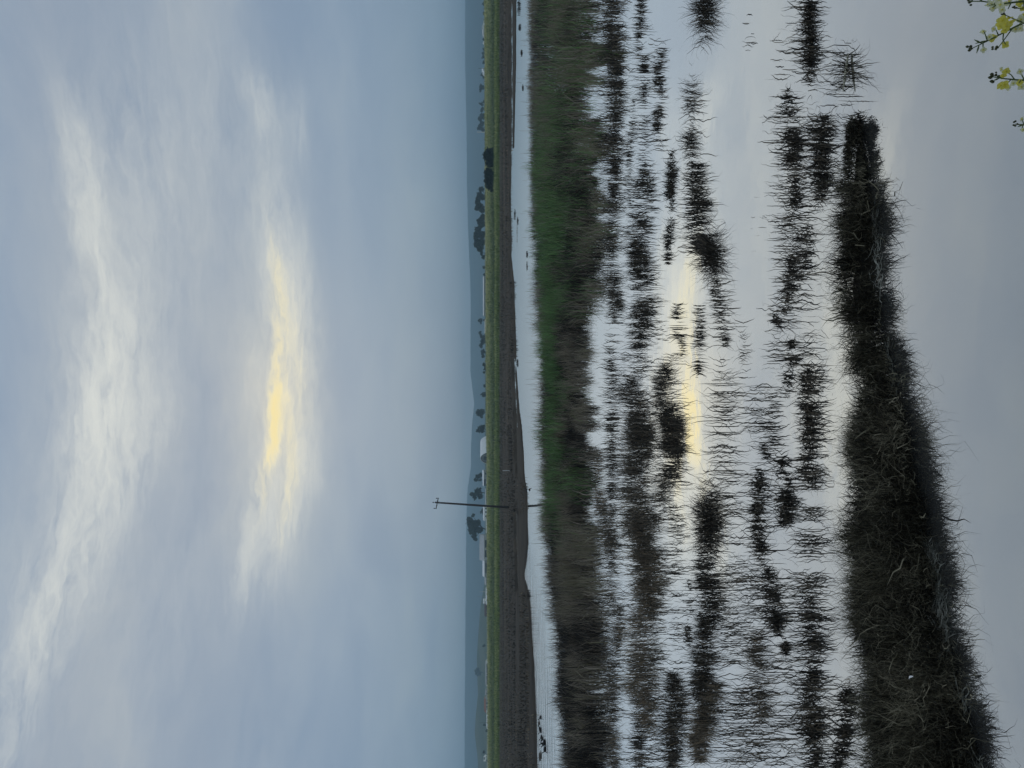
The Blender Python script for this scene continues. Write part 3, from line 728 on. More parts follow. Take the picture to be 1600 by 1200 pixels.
# peaty root mass under the grass
py = np.linspace(200, 1345, 240); tt = np.linspace(0, 1, 14)
fa = gnd_arr(np.interp(py, MF[:, 0], MF[:, 1]), py); ne = gnd_arr(np.interp(py, MN[:, 0], MN[:, 1]), py)
V = fa[None] + (ne - fa)[None] * (.06 + .88 * tt)[:, None, None]
V[..., 2] = -.05 + .13 * sstep(200, 236, py)[None] * np.sin(tt * math.pi)[:, None] * (.45 + 1.0 * fbm(V[..., 0] * 3, V[..., 1] * 3, 3)) - .12 * np.exp(-((py - 543) / 18) ** 2)[None] - .04 * (1 - sstep(200, 236, py))[None]
M['peat'] = plain('peat', (.02, .018, .013), .95, .5, 18, spec=.1)
o = mesh('mud', V, grid_faces(14, 240), M['peat'], smooth=True)
tag(o, 'dark peaty root mass under the near grass mat', 'mud', kind='structure')

# white feather caught in the mat, pale stalk in the arching spray
b = MB(); c = gnd(1427, 1057, .30)
fv = []
for i in range(7):
    u = i / 6; wdt = .011 * math.sin(math.pi * min(1, u * .9 + .1)) + .001
    fv += [(u * .1, -wdt, .02 * math.sin(u * 3)), (u * .1, wdt, .02 * math.sin(u * 3) + .004)]
b.add(fv, [(2 * i, 2 * i + 1, 2 * i + 3, 2 * i + 2) for i in range(6)])
o = b.build('feather', M['bird_white'], None, tuple(c)); o.rotation_euler = (.3, .2, R(125))
tag(o, 'small curled white feather caught on the near grass mat', 'feather')
b = MB(); c = gnd(1328, 108)
b.tube([(0.17, 0, .02), (.06, .01, .03), (-.12, .02, .05), (-.24, .02, .07)], [.008, .014, .013, .003], 7)
o = b.build('broken_stalk', M['straw'], None, tuple(c), True)
tag(o, 'pale broken stalk lying across the open arching rush spray', 'stalk')

# ------------------------------------------------------------------ bank stubble and meadow grass
def scatter(n, y0, y1, hs, ws, tintf, name, mat, label, keepf=None):
    Y = U(y0, y1, n); X = U(-.58, .58, n) * Y
    Z = terrain(X, Y); k = Z > .13
    if keepf is not None: k &= keepf(X, Y)
    X, Y, Z = X[k], Y[k], Z[k]; n = len(X)
    b = BL(); P = np.stack([X, Y, Z - .02], -1)
    b.add(*blades(P, hs * U(.5, 1.2, n) * (.25 + 1.5 * fbm(X * .22, Y * .22, 4) ** 1.5), U(ws * .6, ws * 1.3, n), U(0, 6.28, n), np.abs(rng.normal(.2, .25, n)), U(0, .7, n), tintf(X, Y, n), 2))
    return tag(b.build(name, mat), label, 'grass', kind='stuff')
scatter(60000, 58, 192, .34, .08, lambda X, Y, n: np.clip((fbm(X * .03, Y * .22, 5) - .5) * 2.6 + .42 + rng.normal(0, .16, n), 0, 1), 'marsh_stubble', M['stubble'], 'short brown marsh stubble covering the far muddy bank', lambda X, Y: (fbm(X * .04, Y * .25, 3) > .38))
def mt(X, Y, n):
    base = np.interp(Y, [184, 200, 226, 236, 246, 262, 300, 322, 334, 345], [.3, .5, .78, .82, .35, .22, .5, .75, .97, .97])
    return np.clip(base + rng.normal(0, .12, n) + (fbm(X * .10, Y * .25, 4) - .5) * 1.1, 0, 1)
scatter(80000, 186, 346, .75, .17, mt, 'meadow_grass', M['meadow'], 'green and straw coloured grass covering the levee')

# ------------------------------------------------------------------ trees
PLAIN_Z = 1.0
def tree(lobes, trunk_y, Y, label, mat='leaf', base=None, name='tree', group='trees beyond the levee', q=1.0):
    """lobes: crown masses as (picture x, picture y, radius in picture pixels)"""
    s = Y / F
    bz = PLAIN_Z if base is None else base
    bp = at(758, trunk_y, Y); org = np.array([bp[0], Y, bz])
    root = tag(empty(name, tuple(org)), label, 'tree' if name == 'tree' else 'shrub', group)
    tb = MB(); Vs = []; Fs = []
    top = min(l[0] for l in lobes)
    C = []
    for (px, py, r) in lobes:
        c = at(px, py, Y) - org; c[1] = rng.normal(0, r * s * .45)
        C.append((c, r * s))
    hmax = max(c[2] for c, r in C)
    fork = np.array([C[0][0][0] * .25, 0, max(.3, hmax * .32)])
    rad = max(.06, hmax * .028)
    tb.tube([(0, 0, -.3), tuple(fork * .55 + np.array([.03 * hmax * rng.normal(), 0, 0])), tuple(fork)], [rad * 1.35, rad, rad * .85], 7)
    for c, r in C:
        mid = (fork + c) / 2 + np.array([rng.normal(0, .05), rng.normal(0, .05), .04]) * hmax * .5
        tb.tube([tuple(fork), tuple(mid), tuple(c + np.array([0, 0, r * .3]))], [rad * .7, rad * .45, rad * .12], 5)
        n = int(np.clip(540 * q * (r / (4 * s)) ** 1.2, 200, 1400))
        # leaf sprays gathered into sub-clumps so that gaps show
        k = max(6, n // 45)
        dirs = rng.normal(size=(k, 3)); dirs /= np.linalg.norm(dirs, axis=1)[:, None]
        cc = dirs * (r * U(.25, .9, k))[:, None] * np.array([1, .9, .85])
        idx = rng.integers(0, k, n)
        p = c + cc[idx] + rng.normal(0, r * .17, (n, 3))
        sz = r * U(.11, .25, n)
        a = rng.normal(size=(n, 3)); a /= np.linalg.norm(a, axis=1)[:, None]
        b2 = np.cross(a, rng.normal(size=(n, 3))); b2 /= np.linalg.norm(b2, axis=1)[:, None]
        b0 = sum(len(v) for v in Vs)
        quad = np.stack([p - a * sz[:, None], p + b2 * sz[:, None] * .6, p + a * sz[:, None], p - b2 * sz[:, None] * .6], 1)
        Vs.append(quad.reshape(-1, 3)); Fs.append(np.arange(n * 4).reshape(n, 4) + b0)
    tb.build('trunk', M['bark'], root, smooth=True)
    mesh('crown', np.concatenate(Vs), np.concatenate(Fs), M[mat], root)
    return root

D1 = 650
TREES = [
 ([(734, 812, 6), (736, 820, 7), (742, 826, 9), (746, 818, 6), (737, 830, 6), (741, 836, 5.5), (743, 842, 4), (739, 806, 3.5), (750, 828, 5)], 829, D1, 'largest broad tree with a ragged crown between the pole and the big white shed'),
 ([(737, 771, 4), (741, 775, 5), (744, 770, 5), (748, 767, 5), (750, 774, 5), (742, 780, 2.5)], 769, D1, 'tall leaning tree just on the roofed shed side of the utility pole'),
 ([(744, 750, 4), (747, 745, 4.5), (751, 743, 4), (750, 750, 3)], 746, D1 + 30, 'round tree standing behind the small grey shed'),
 ([(747, 645, 5), (751, 645, 6), (754, 642, 4), (752, 651, 3)], 645, D1 + 60, 'isolated diamond shaped tree two trees away from the domed barn'),
 ([(746, 673, 3), (750, 670, 5), (754, 668, 5), (754, 674, 4)], 670, D1, 'cone shaped tree closest to the domed barn'),
 ([(755, 617, 4), (757, 616, 4)], 616, D1 + 40, 'small round tree between the diamond tree and a low bush'),
 ([(757, 603, 2.5), (758, 604, 2.5)], 603, D1 + 40, 'tiny dome of a tree nearest the small round one, toward the bushy pair'),
 ([(757, 570, 3.5), (756, 581, 3), (759, 576, 4)], 575, D1 - 100, 'low dark green bush tree hugging the levee top'),
 ([(753, 552, 4), (755, 556, 3.5), (756, 549, 4)], 553, D1 + 80, 'small two lobed tree beside the low dark bush'),
 ([(751, 541, 3.5), (753, 536, 4), (756, 532, 4.5)], 535, D1 + 80, 'small tree with a sloping crown in the middle of the small grove'),
 ([(750, 520, 3), (752, 525, 4), (756, 526, 3.5)], 524, D1 + 80, 'small open crowned tree at the grove end next to the umbrella tree'),
 ([(750, 500, 3.6), (751, 503, 3), (757, 500, 3)], 501, D1 + 90, 'umbrella shaped tree beside the pale yellow roof'),
 ([(757, 431, 3.2), (757, 429, 2.5)], 431, D1 + 150, 'dark small square crowned tree at the end of the long white roof'),
 ([(756, 418, 3), (757, 417, 2.5)], 418, D1 + 150, 'dark small tree second from the end of the long white roof'),
 ([(752, 396, 4), (755, 402, 4), (749, 390, 5)], 396, 560, 'edge tree of the big dark grove, where it slopes down to bare plain'),
 ([(746, 382, 6), (750, 386, 6), (744, 376, 5), (753, 378, 6)], 381, 560, 'tall dark tree at the high shoulder of the big grove'),
 ([(744, 366, 5), (749, 364, 7), (747, 358, 5.5), (753, 368, 6)], 364, 560, 'tallest dark tree of the big grove'),
 ([(750, 346, 5.5), (753, 340, 6), (750, 352, 5), (755, 350, 5)], 347, 560, 'lower dark tree in the saddle of the big grove'),
 ([(746, 326, 4.5), (749, 322, 6), (747, 316, 5), (753, 328, 6)], 322, 560, 'second highest dark tree with a pointed top in the big grove'),
 ([(749, 304, 5), (752, 297, 5), (748, 310, 5), (755, 308, 5)], 304, 560, 'dark tree of the big grove nearest the two meadow bushes'),
 ([(748, 201, 3), (750, 198, 5), (753, 195, 5), (754, 202, 4)], 199, 900, 'bluish tree cone right beside the thick white mast'),
 ([(750, 187, 4), (754, 184, 5)], 187, 900, 'bluish rounded tree second from the thick white mast'),
 ([(752, 173, 3.5), (755, 170, 3)], 172, 900, 'small bluish tree in the gap of the far tree row'),
 ([(750, 162, 2.6), (753, 163, 3), (756, 160, 3)], 162, 900, 'small bluish tree third along the far row from the white mast'),
 ([(751, 140, 3), (752, 136, 4), (755, 138, 4)], 138, 900, 'bluish round tree at the upper end of the far row'),
 ([(754, 118, 3), (756, 121, 3)], 119, 900, 'low bluish tree beside the pale block houses near the dark mast'),
 ([(755, 90, 3), (756, 97, 3), (755.5, 84, 3), (756.5, 77, 3)], 88, 950, 'long low bluish hedge tree between the dark mast and the white gable'),
 ([(755.5, 62, 2.6), (757, 60, 2.5)], 62, 900, 'small dark bluish tree touching the white gable roof'),
 ([(756, 20, 2.2), (757, 22, 2)], 20, 900, 'tiny round tree second from the top edge of the photo'),
 ([(755, 5.5, 2.6), (757, 5, 2.4)], 5, 900, 'tiny round tree at the very top edge of the photo'),
 ([(744.5, 1051, 4), (747.5, 1053, 4.5), (746, 1047, 3.5)], 1051, 1450, 'lone dark green round tree on the crest of the low hill'),
 ([(755.5, 1009, 2.4), (757, 1009, 2.2)], 1009, 900, 'small dark tree alone at the foot of the low hill'),
 ([(756, 1175, 3), (757, 1183, 3), (759, 1189, 3)], 1180, 700, 'dark low tree at the bottom edge behind the white parked van'),
 ([(757, 1133, 2.5), (760, 1142, 2.5)], 1136, 700, 'dark low bush tree beside the long white wall with the rust roofed house'),
 ([(755, 797, 3), (752, 800, 3), (756, 803, 3)], 799, D1 + 40, 'olive bushy tree peeping over the white house by the pole'),
]
for l in TREES: tree(*l, q=1.3)
tree([(764, 236, 7.5), (762, 246, 8), (765, 254, 8), (768, 244, 7), (760, 240, 4), (769, 236, 4.5)], 245, 266, 'dark rounded meadow shrub nearer the thick white mast', 'leaf_dark', tz(78.6, 266), 'shrub', 'dark shrubs on the levee slope', 1.6)
tree([(763, 270, 7), (764, 280, 8), (766, 290, 8), (769, 276, 7), (760, 276, 4), (769, 296, 5)], 281, 266, 'dark meadow shrub nearer the big dark grove', 'leaf_dark', tz(70.7, 266), 'shrub', 'dark shrubs on the levee slope', 1.6)

# ------------------------------------------------------------------ buildings on the plain
def span(y0, y1, Y):           # picture y range -> world centre x and width
    a = at(758, y0, Y)[0]; b = at(758, y1, Y)[0]
    return (a + b) / 2, abs(a - b)
def zt(px, Y): return CAM_Z + (758.1 - px) / F * Y
def house(y0, y1, xeave, xridge, Y, label, wall='pale', roof='white', name='house', depth=None, gable=False, doors=(), windows=(), cat='house', rz=0):
    X, W = span(y0, y1, Y)
    he = zt(xeave, Y) - PLAIN_Z; hr = zt(xridge, Y) - PLAIN_Z
    D = depth or max(5, W * .5)
    root = tag(empty(name, (X, Y, PLAIN_Z), rz), label, cat, 'buildings beyond the levee')
    b = MB(); hw, hd = W / 2, D / 2
    if gable:
        b.add([(-hw, -hd, 0), (hw, -hd, 0), (hw, -hd, he), (0, -hd, hr), (-hw, -hd, he), (-hw, hd, 0), (hw, hd, 0), (hw, hd, he), (0, hd, hr), (-hw, hd, he)],
              [(0, 1, 2, 3, 4), (9, 8, 7, 6, 5), (0, 5, 6, 1), (1, 6, 7, 2), (0, 4, 9, 5)])
    else:
        b.add([(-hw, -hd, 0), (hw, -hd, 0), (hw, hd, 0), (-hw, hd, 0), (-hw, -hd, he), (hw, -hd, he), (hw, hd, he), (-hw, hd, he), (-hw, 0, hr), (hw, 0, hr)],
              [(0, 1, 5, 4), (2, 3, 7, 6), (1, 2, 6, 9, 5), (3, 0, 4, 8, 7), (0, 3, 2, 1)])
    b.build('wall', M[wall], root)
    r = MB(); o = .35; th = .18
    def slab(p):               # p: four corners, thickened upward
        n = (Vector(p[1]) - Vector(p[0])).cross(Vector(p[3]) - Vector(p[0])).normalized()
        if n.z < 0: n = -n
        lo = [Vector(q) + n * .02 for q in p]; hi = [q + n * th for q in lo]
        r.add(lo + hi, [(3, 2, 1, 0), (4, 5, 6, 7), (0, 1, 5, 4), (1, 2, 6, 5), (2, 3, 7, 6), (3, 0, 4, 7)])
    if gable:
        sl = (hr - he) / hw
        for sg in (-1, 1): slab([(0, -hd - o, hr), (sg * (hw + o), -hd - o, he - o * sl), (sg * (hw + o), hd + o, he - o * sl), (0, hd + o, hr)])
    else:
        sl = (hr - he) / hd
        for sg in (-1, 1): slab([(-hw - o, 0, hr), (-hw - o, sg * (hd + o), he - o * sl), (hw + o, sg * (hd + o), he - o * sl), (hw + o, 0, hr)])
    r.build('roof', M[roof], root)
    def opening(kind, a0, a1, z0, z1, mat):
        w0 = -hw + a0 * W; w1 = -hw + a1 * W
        f = MB(); f.box(((w0 + w1) / 2, -hd - .03, (z0 + z1) / 2 * he), (w1 - w0, .08, (z1 - z0) * he))
        ob = f.build(kind, M[mat], root)
        fr = MB()
        for xx in (w0 - .08, w1 + .08): fr.box((xx, -hd - .05, (z0 + z1) / 2 * he), (.14, .1, (z1 - z0) * he + .28))
        fr.box(((w0 + w1) / 2, -hd - .05, z1 * he + .08), (w1 - w0, .1, .14))
        fr.build('frame', M['pale'], ob)
    for d in doors: opening('door', *d, 'dark')
    for d in windows: opening('window', *d, 'glass')
    return root

# arched fabric barn
def arch_barn():
    Y = 640; X, _ = span(680, 726, Y)
    s = Y / F
    root = tag(empty('arched_barn', (X, Y, PLAIN_Z), R(-42)), 'white arched fabric barn with a grey end wall', 'barn', 'buildings beyond the levee')
    hw, L, H = 7.6, 19.0, zt(751, Y) - PLAIN_Z
    prof = []
    for i in range(17):
        t = -1 + 2 * i / 16
        prof.append((hw * t, H * (1 - abs(t) ** 2.1) ** .8))
    prof = [(p[0] * (1 if abs(p[0]) < hw else 1), max(0, p[1])) for p in prof]
    r = MB(); V = []; n = len(prof)
    for yy in (-L / 2, L / 2):
        for k in (0, .25):
            for (x, z) in prof: V.append((x * (1 + k * .03), yy, z + k))
    Fc = []
    for i in range(n - 1):
        Fc += [(n + i, n + i + 1, 3 * n + i + 1, 3 * n + i), (i, 2 * n + i, 2 * n + i + 1, i + 1), (i, i + 1, n + i + 1, n + i), (2 * n + i, 3 * n + i, 3 * n + i + 1, 2 * n + i + 1)]
    r.add(V, Fc); r.build('roof', M['white'], root, smooth=False)
    w = MB()
    for yy in (-L / 2 + .35, L / 2 - .35):
        w.add([(x * .97, yy, z * .98) for x, z in prof], [tuple(range(n))])
    w.build('wall', M['dim'], root)
    d = MB(); d.box((0, -L / 2 + .28, 2.3), (5, .1, 4.6)); ob = d.build('door', M['dark'], root)
    f = MB()
    for xx in (-2.6, 2.6): f.box((xx, -L / 2 + .25, 2.4), (.2, .16, 4.8))
    f.box((0, -L / 2 + .25, 4.7), (5.0, .16, .2)); f.build('frame', M['pale'], ob)
arch_barn()
house(735, 748, 756, 754, 630, 'small grey shed with a pale roof under the round tree', 'grey', 'white', 'shed', 7, False, [(.55, .8, 0, .8)], [], 'shed')
house(749, 758, 756, 754.5, 634, 'open fronted dark carport with a white roof beside the small grey shed', 'dark', 'white', 'carport', 6, False, [(.15, .85, 0, .7)], [], 'carport')
house(764, 790, 759.5, 758.5, 628, 'long low pale wall building at the foot of the utility pole', 'pale', 'pale', 'farm_building', 6, False, [(.3, .42, .3, .85), (.7, .8, .3, .8)], [], 'farm building')
house(790, 812, 757, 755, 640, 'white house with small windows beside the utility pole', 'white', 'white', 'house', 8, False, [(.02, .12, .2, .7)], [(.25, .35, .5, .8), (.55, .65, .5, .8), (.8, .9, .5, .8)])
house(812, 832, 760.5, 759.5, 625, 'low pale lean-to shed in the shade of the largest tree', 'pale', 'white', 'shed', 5, False, [(.1, .4, .1, .7)], [], 'shed')
house(836, 874, 756.5, 749.5, 645, 'big pale gabled shed with dark open bays', 'pale', 'pale', 'big_shed', 20, False, [(.12, .4, .2, .85), (.5, .8, .2, .85)], [], 'shed', R(10))
house(872, 899, 757, 754.2, 638, 'bright white long roofed barn joined to the big gabled shed', 'grey', 'white', 'barn', 9, False, [(.2, .8, .3, .8)], [], 'barn')
house(902, 912, 759.5, 757.5, 640, 'small pale cottage below the bright white barn roof', 'pale', 'pale', 'cottage', 6, False, [(.4, .5, .2, .7)], [(.65, .8, .5, .8)])
house(919, 943, 760.4, 759.3, 620, 'low long white stable near the thin white mast', 'white', 'white', 'stable', 6, False, [(.2, .3, .3, .9), (.6, .7, .3, .9)], [], 'stable')
house(936, 942, 756.5, 755.2, 700, 'small white block hut standing above the low stable', 'white', 'white', 'hut', 4, False, [(.3, .6, .3, .8)], [], 'hut')
house(944, 961, 759, 757.2, 640, 'dark red brown barn beside the low white stable', 'redbrown', 'redbrown', 'barn', 8, False, [(.35, .6, .2, .8)], [], 'barn')
house(1033, 1069, 760, 759, 660, 'very long low whitish greenhouse under the hill', 'white', 'pale', 'greenhouse', 8, False, [(.47, .53, .2, .9)], [(.06, .44, .4, .9), (.56, .95, .4, .9)], 'greenhouse')
house(1078, 1086, 759.5, 758.6, 680, 'tiny pale hut between the greenhouse and the rust roofed house', 'pale', 'pale', 'hut', 5, False, [(.4, .6, .2, .8)], [], 'hut')
house(1090, 1110, 759.3, 756.6, 660, 'house with a rust coloured roof under the hill', 'pale', 'rust', 'house', 9, False, [(.4, .5, .2, .8)], [(.15, .3, .4, .8), (.65, .8, .4, .8)])
house(1111, 1136, 761.3, 760.5, 640, 'long bright white low building past the rust roofed house', 'white', 'white', 'farm_building', 6, False, [(.3, .36, .3, .9), (.7, .76, .3, .9)], [], 'farm building')
house(33, 61, 757, 753.4, 900, 'hazy white gabled building with a sloping roof near the top edge', 'white', 'pale', 'barn', 18, True, [(.42, .58, 0, .6)], [], 'barn')
house(65, 69, 757, 754.5, 880, 'small white hut beside the hazy white gabled building', 'white', 'white', 'hut', 4, True, [(.3, .6, 0, .7)], [], 'hut')
house(108, 113, 755, 753, 900, 'hazy pale tall block right beside the thin dark mast', 'pale', 'white', 'block_house', 6, False, [(.4, .6, 0, .5)], [(.15, .3, .6, .8), (.7, .85, .6, .8)])
house(112, 117, 756, 754.6, 890, 'hazy pale low block next to the tall block', 'white', 'white', 'block_house', 6, False, [(.4, .6, 0, .5)], [])
house(433, 493, 756, 755, 800, 'very long hazy white roofed shed', 'grey', 'white', 'long_shed', 14, False, [(.1, .18, 0, .7), (.5, .56, 0, .7), (.82, .9, 0, .7)], [], 'shed')
house(500, 521, 759.6, 757.5, 560, 'pale yellow roofed barn below the umbrella tree', 'pale', 'straw', 'barn', 8, False, [(.4, .55, 0, .7)], [], 'barn', R(9))

def vehicle(y0, y1, xt, Y, label, z):
    X, W = span(y0, y1, Y); H = zt(xt, Y) - z
    root = tag(empty('van', (X, Y, z)), label, 'van')
    b = MB(); hw = W / 2; d = .95
    pr = [(-hw, .35), (hw, .35), (hw, H * .55), (hw * .72, H * .62), (hw * .45, H), (-hw * .95, H), (-hw, H * .9)]
    n = len(pr)
    b.add([(x, -d, zz) for x, zz in pr] + [(x, d, zz) for x, zz in pr], [tuple(range(n)), tuple(range(2 * n - 1, n - 1, -1))] + [(i, n + i, n + (i + 1) % n, (i + 1) % n) for i in range(n)])
    b.build('body', M['white'], root)
    g = MB(); g.box((hw * .1, -d - .01, H * .78), (hw * .8, .05, H * .25)); g.build('window', M['glass'], root)
    for sx in (-.6, .6):
        w = MB(); w.tube([(hw * sx, -d - .04, .35), (hw * sx, -d + .2, .35)], .35, 14); w.tube([(hw * sx, d - .2, .35), (hw * sx, d + .04, .35)], .35, 14); w.build('wheel', M['tyre'], root)
vehicle(743.5, 756, 759.6, 600, 'long white van parked in front of the carport', PLAIN_Z)
vehicle(1180, 1189, 755.5, 640, 'white van parked by the dark low tree at the bottom edge', PLAIN_Z + 1.6)

# ------------------------------------------------------------------ poles, masts, post
def utility_pole():
    Y = 120.0
    base = at(795, 793, Y); bz = tz(base[0], Y)
    top = at(679.5, 785.0, Y)
    root = tag(empty('utility_pole', (base[0], Y, bz)), 'tall weathered wooden utility pole with a crossarm on the marsh bank', 'utility pole')
    T = Vector(top) - Vector((base[0], Y, bz))
    p = MB(); p.tube([(0, 0, -.6), T * .3, T * .65, T], [.19, .17, .15, .13], 12); p.build('pole', M['wood'], root, smooth=True)
    a0 = Vector(at(685, 777.5, Y)) - Vector((base[0], Y, bz)); a1 = Vector(at(681.3, 794.8, Y)) - Vector((base[0], Y, bz))
    off = Vector((0, -.18, 0)); a0 += off; a1 += off
    dirv = (a1 - a0).normalized()
    rot = dirv.to_track_quat('X', 'Z').to_matrix()
    c = MB(); c.box((a0 + a1) / 2, ((a1 - a0).length, .12, .14), rot); c.build('crossarm', M['wood'], root)
    for pt in (a0 + dirv * .08, a1 - dirv * .08, T + Vector((0, 0, 0))):
        i = MB(); q = pt + Vector((0, 0, .07)) if pt is not T else pt
        i.tube([q, q + Vector((0, 0, .08)), q + Vector((0, 0, .1)), q + Vector((0, 0, .17)), q + Vector((0, 0, .19)), q + Vector((0, 0, .27)), q + Vector((0, 0, .3))], [.03, .03, .085, .09, .06, .075, .03], 10)
        i.build('insulator', M['insul'], root, smooth=True)
    mid = (a0 + a1) / 2
    for sg in (-1, 1):
        b = MB(); e = mid + dirv * sg * .42 + Vector((0, 0, -.06)); f = T * .94 + Vector((0, -.16, -.15)); b.tube([e, f], .022, 6); b.build('brace', M['steel'], root)
utility_pole()

def mast(py, xb, xt, Y, rad, label, mat='post'):
    b = at(758, py, Y); bz = PLAIN_Z if Y > 390 else tz(b[0], Y)
    H = zt(xt, Y) - bz
    root = tag(empty('mast', (b[0], Y, bz)), label, 'mast')
    p = MB(); p.tube([(0, 0, -.3), (0, 0, H * .6), (0, 0, H)], [rad * 1.2, rad, rad * .8], 10); p.build('pole', M[mat], root, smooth=True)
    c = MB(); c.tube([(0, 0, H), (0, 0, H + rad * 2)], [rad * 1.3, rad * .5], 10); c.build('cap', M[mat], root)
mast(206.5, 0, 746.5, 420, .22, 'thick white mast rising behind the levee beside the bluish cone tree')
mast(107, 0, 748, 500, .10, 'thin dark mast beside the pale block houses', 'wood')
mast(29.5, 0, 749, 600, .10, 'thin pale mast near the top edge beside the hazy gabled building', 'steel')
mast(924.5, 0, 749, 500, .11, 'thin white mast over the low white stable')
mast(932, 0, 746, 700, .10, 'faint thin grey mast next to the thin white one', 'steel')
mast(565.5, 0, 752, 600, .09, 'faint thin mast between the two lobed tree and the low dark bush', 'steel')
mast(1129, 0, 750, 600, .09, 'faint thin mast against the low hill', 'wood')

b = at(797.5, 735.3, 115); bz = tz(b[0], 115)
root = tag(empty('marker_post', (b[0], 115, bz)), 'short white marker post on the brown bank', 'post')
p = MB(); p.box((0, 0, .5), (.11, .06, 1.1)); p.build('post', M['post'], root)
p = MB(); p.box((0, 0, 1.065), (.14, .09, .03)); p.build('cap', M['post'], root)

# ------------------------------------------------------------------ birds
def bird(px, py, size, rz, label, mat='bird', wade=False, z=0.0):
    c = gnd(px, py, z)
    secs = [(-.62, .10, .01, .02), (-.45, .12, .06, .07), (-.2, .12, .15, .15), (.1, .12, .18, .17), (.32, .14, .13, .13), (.42, .22, .07, .08), (.45, .33, .055, .06), (.48, .43, .075, .085), (.56, .46, .07, .07), (.63, .445, .03, .025), (.78, .43, .02, .008)]
    V = []; n = 8
    for (x, zz, a, h) in secs:
        for k in range(n):
            w_ = 2 * math.pi * k / n
            V.append((x * size, math.cos(w_) * a * size, (zz + math.sin(w_) * h) * size + (.18 * size if wade else -.02)))
    Fc = [(i * n + k, i * n + (k + 1) % n, (i + 1) * n + (k + 1) % n, (i + 1) * n + k) for i in range(len(secs) - 1) for k in range(n)]
    Fc += [tuple(range(n - 1, -1, -1)), tuple((len(secs) - 1) * n + k for k in range(n))]
    root = tag(empty('bird', tuple(c), rz), label, 'bird', 'birds in the far channel')
    mesh('body', V, Fc, M[mat], root, smooth=True)
    if wade:
        for s_ in (-1, 1):
            l = MB(); l.tube([(0, s_ * .06 * size, .2 * size), (.02, s_ * .06 * size, .05 * size), (0.01, s_ * .06 * size, -.03)], .018 * size, 5); l.build('leg', M['bird'], root)
for px, py, s_, rz, lab in [(844.8, 1121, .42, 2.6, 'small dark duck furthest up the flock, alone'), (843.6, 1139, .36, .5, 'dark duck, farther of a pair just below the lone duck'), (845.2, 1141.5, .42, 3.0, 'dark duck, nearer of a pair just below the lone duck'),
      (846.3, 1152, .40, 2.8, 'dark duck heading the dense cluster of the flock'), (848, 1154.8, .34, .2, 'slightly smaller dark duck second in the dense cluster'), (846.3, 1159.8, .40, 2.9, 'dark duck beside the white gull, on the shore side'),
      (851, 1160.5, .5, 3.0, 'large dark duck beside the white gull, on the reed side'), (848.2, 1162.5, .3, .4, 'small grey duck just below the white gull'), (852, 1171, .5, 2.9, 'large dark duck trailing the flock, last before the mud islet')]:
    bird(px, py, s_, rz, lab)
bird(848.6, 1158.6, .34, 2.2, 'single white gull in the middle of the duck cluster', 'bird_white')
bird(825, 765.3, .5, 1.2, 'dark wading bird at the shore near the utility pole', 'bird', True)

# ------------------------------------------------------------------ mustard flowers at the photographer's feet
def flower_mesh(pale, r):
    b = MB()
    for k in range(4):
        a = math.pi / 2 * k + .2
        ca, sa = math.cos(a), math.sin(a)
        pts = []
        rows = 4
        for i in range(rows + 1):
            u = i / rows
            wd = r * .52 * math.sin(math.pi * (.12 + .80 * u)) ** .8
            rr = r * u; z = r * (.35 * math.sin(u * 1.7) - .28 * u * u)
            for sgn in (-1, 0, 1):
                x, y = rr, sgn * wd
                pts.append((ca * x - sa * y, sa * x + ca * y, z - abs(sgn) * r * .05))
        b.add(pts, [(i * 3 + j, i * 3 + j + 1, (i + 1) * 3 + j + 1, (i + 1) * 3 + j) for i in range(rows) for j in range(2)])
    return b
def mustard(stems, flowers, buds, leaves, D, label):
    """stems: polylines as seen; flowers (x, y, r, pale); buds (x, y, r); D distance ahead"""
    off = lambda: rng.normal(0, .012)
    base = at(*stems[0][0], D); foot = Vector((base[0] + rng.normal(0, .03), D - .02, 2.2))
    root = tag(empty('mustard_plant', tuple(foot)), label, 'wildflower', 'mustard plants at the near bank')
    O = np.array(foot)
    P = lambda x, y, dd=0: Vector(at(x, y, D + dd) - O)
    sb = MB()
    s0 = P(*stems[0][0]); sb.tube([(0, 0, -.1), (.01, .005, s0.z * .5), s0], [.0028, .0024, .0017], 6)
    for i, s in enumerate(stems):
        pts = [P(x, y, off() * .3) for x, y in s]
        sb.tube(pts, list(np.linspace(.0016 if i == 0 else .0010, .0006, len(pts))), 6)
    for (x0, y0, x1, y1) in leaves: # slender pods
        a, c = P(x0, y0), P(x1, y1); sb.tube([a, (a + c) / 2, c], [.0005, .0013, .0004], 5)
    sb.build('stem', M['sprig'], root, smooth=True)
    for (x, y, r, pale) in flowers:
        f = flower_mesh(pale, r * D / F * (.84 if r > 6 else 1.0))
        o = f.build('flower', M['petal_pale' if pale else 'petal'], root, tuple(P(x, y, off())), True)
        v = Vector((rng.normal(0, .6), -1 + rng.normal(0, .4), .9 + rng.normal(0, .5)))
        o.rotation_euler = v.to_track_quat('Z', 'Y').to_euler()
        o.rotation_euler.rotate_axis('Z', rng.uniform(0, 1.5))
        c = MB(); c.tube([(0, 0, 0), (0, 0, r * D / F * .5)], [.0012, .0007], 6); c.build('stamens', M['petal'], o)
    for (x, y, r) in buds:
        c = MB()
        p0 = P(x, y)
        for k in range(6):
            q = p0 + Vector(rng.normal(0, 1, 3)) * r * D / F * .45
            rr = r * D / F * .34
            c.tube([q + Vector((0, 0, -rr * 1.3)), q + Vector((0, 0, -rr * .5)), q + Vector((0, 0, rr * .5)), q + Vector((0, 0, rr * 1.4))], [rr * .3, rr, rr * .9, rr * .2], 6)
        c.build('bud', M['bud'], root, smooth=True)
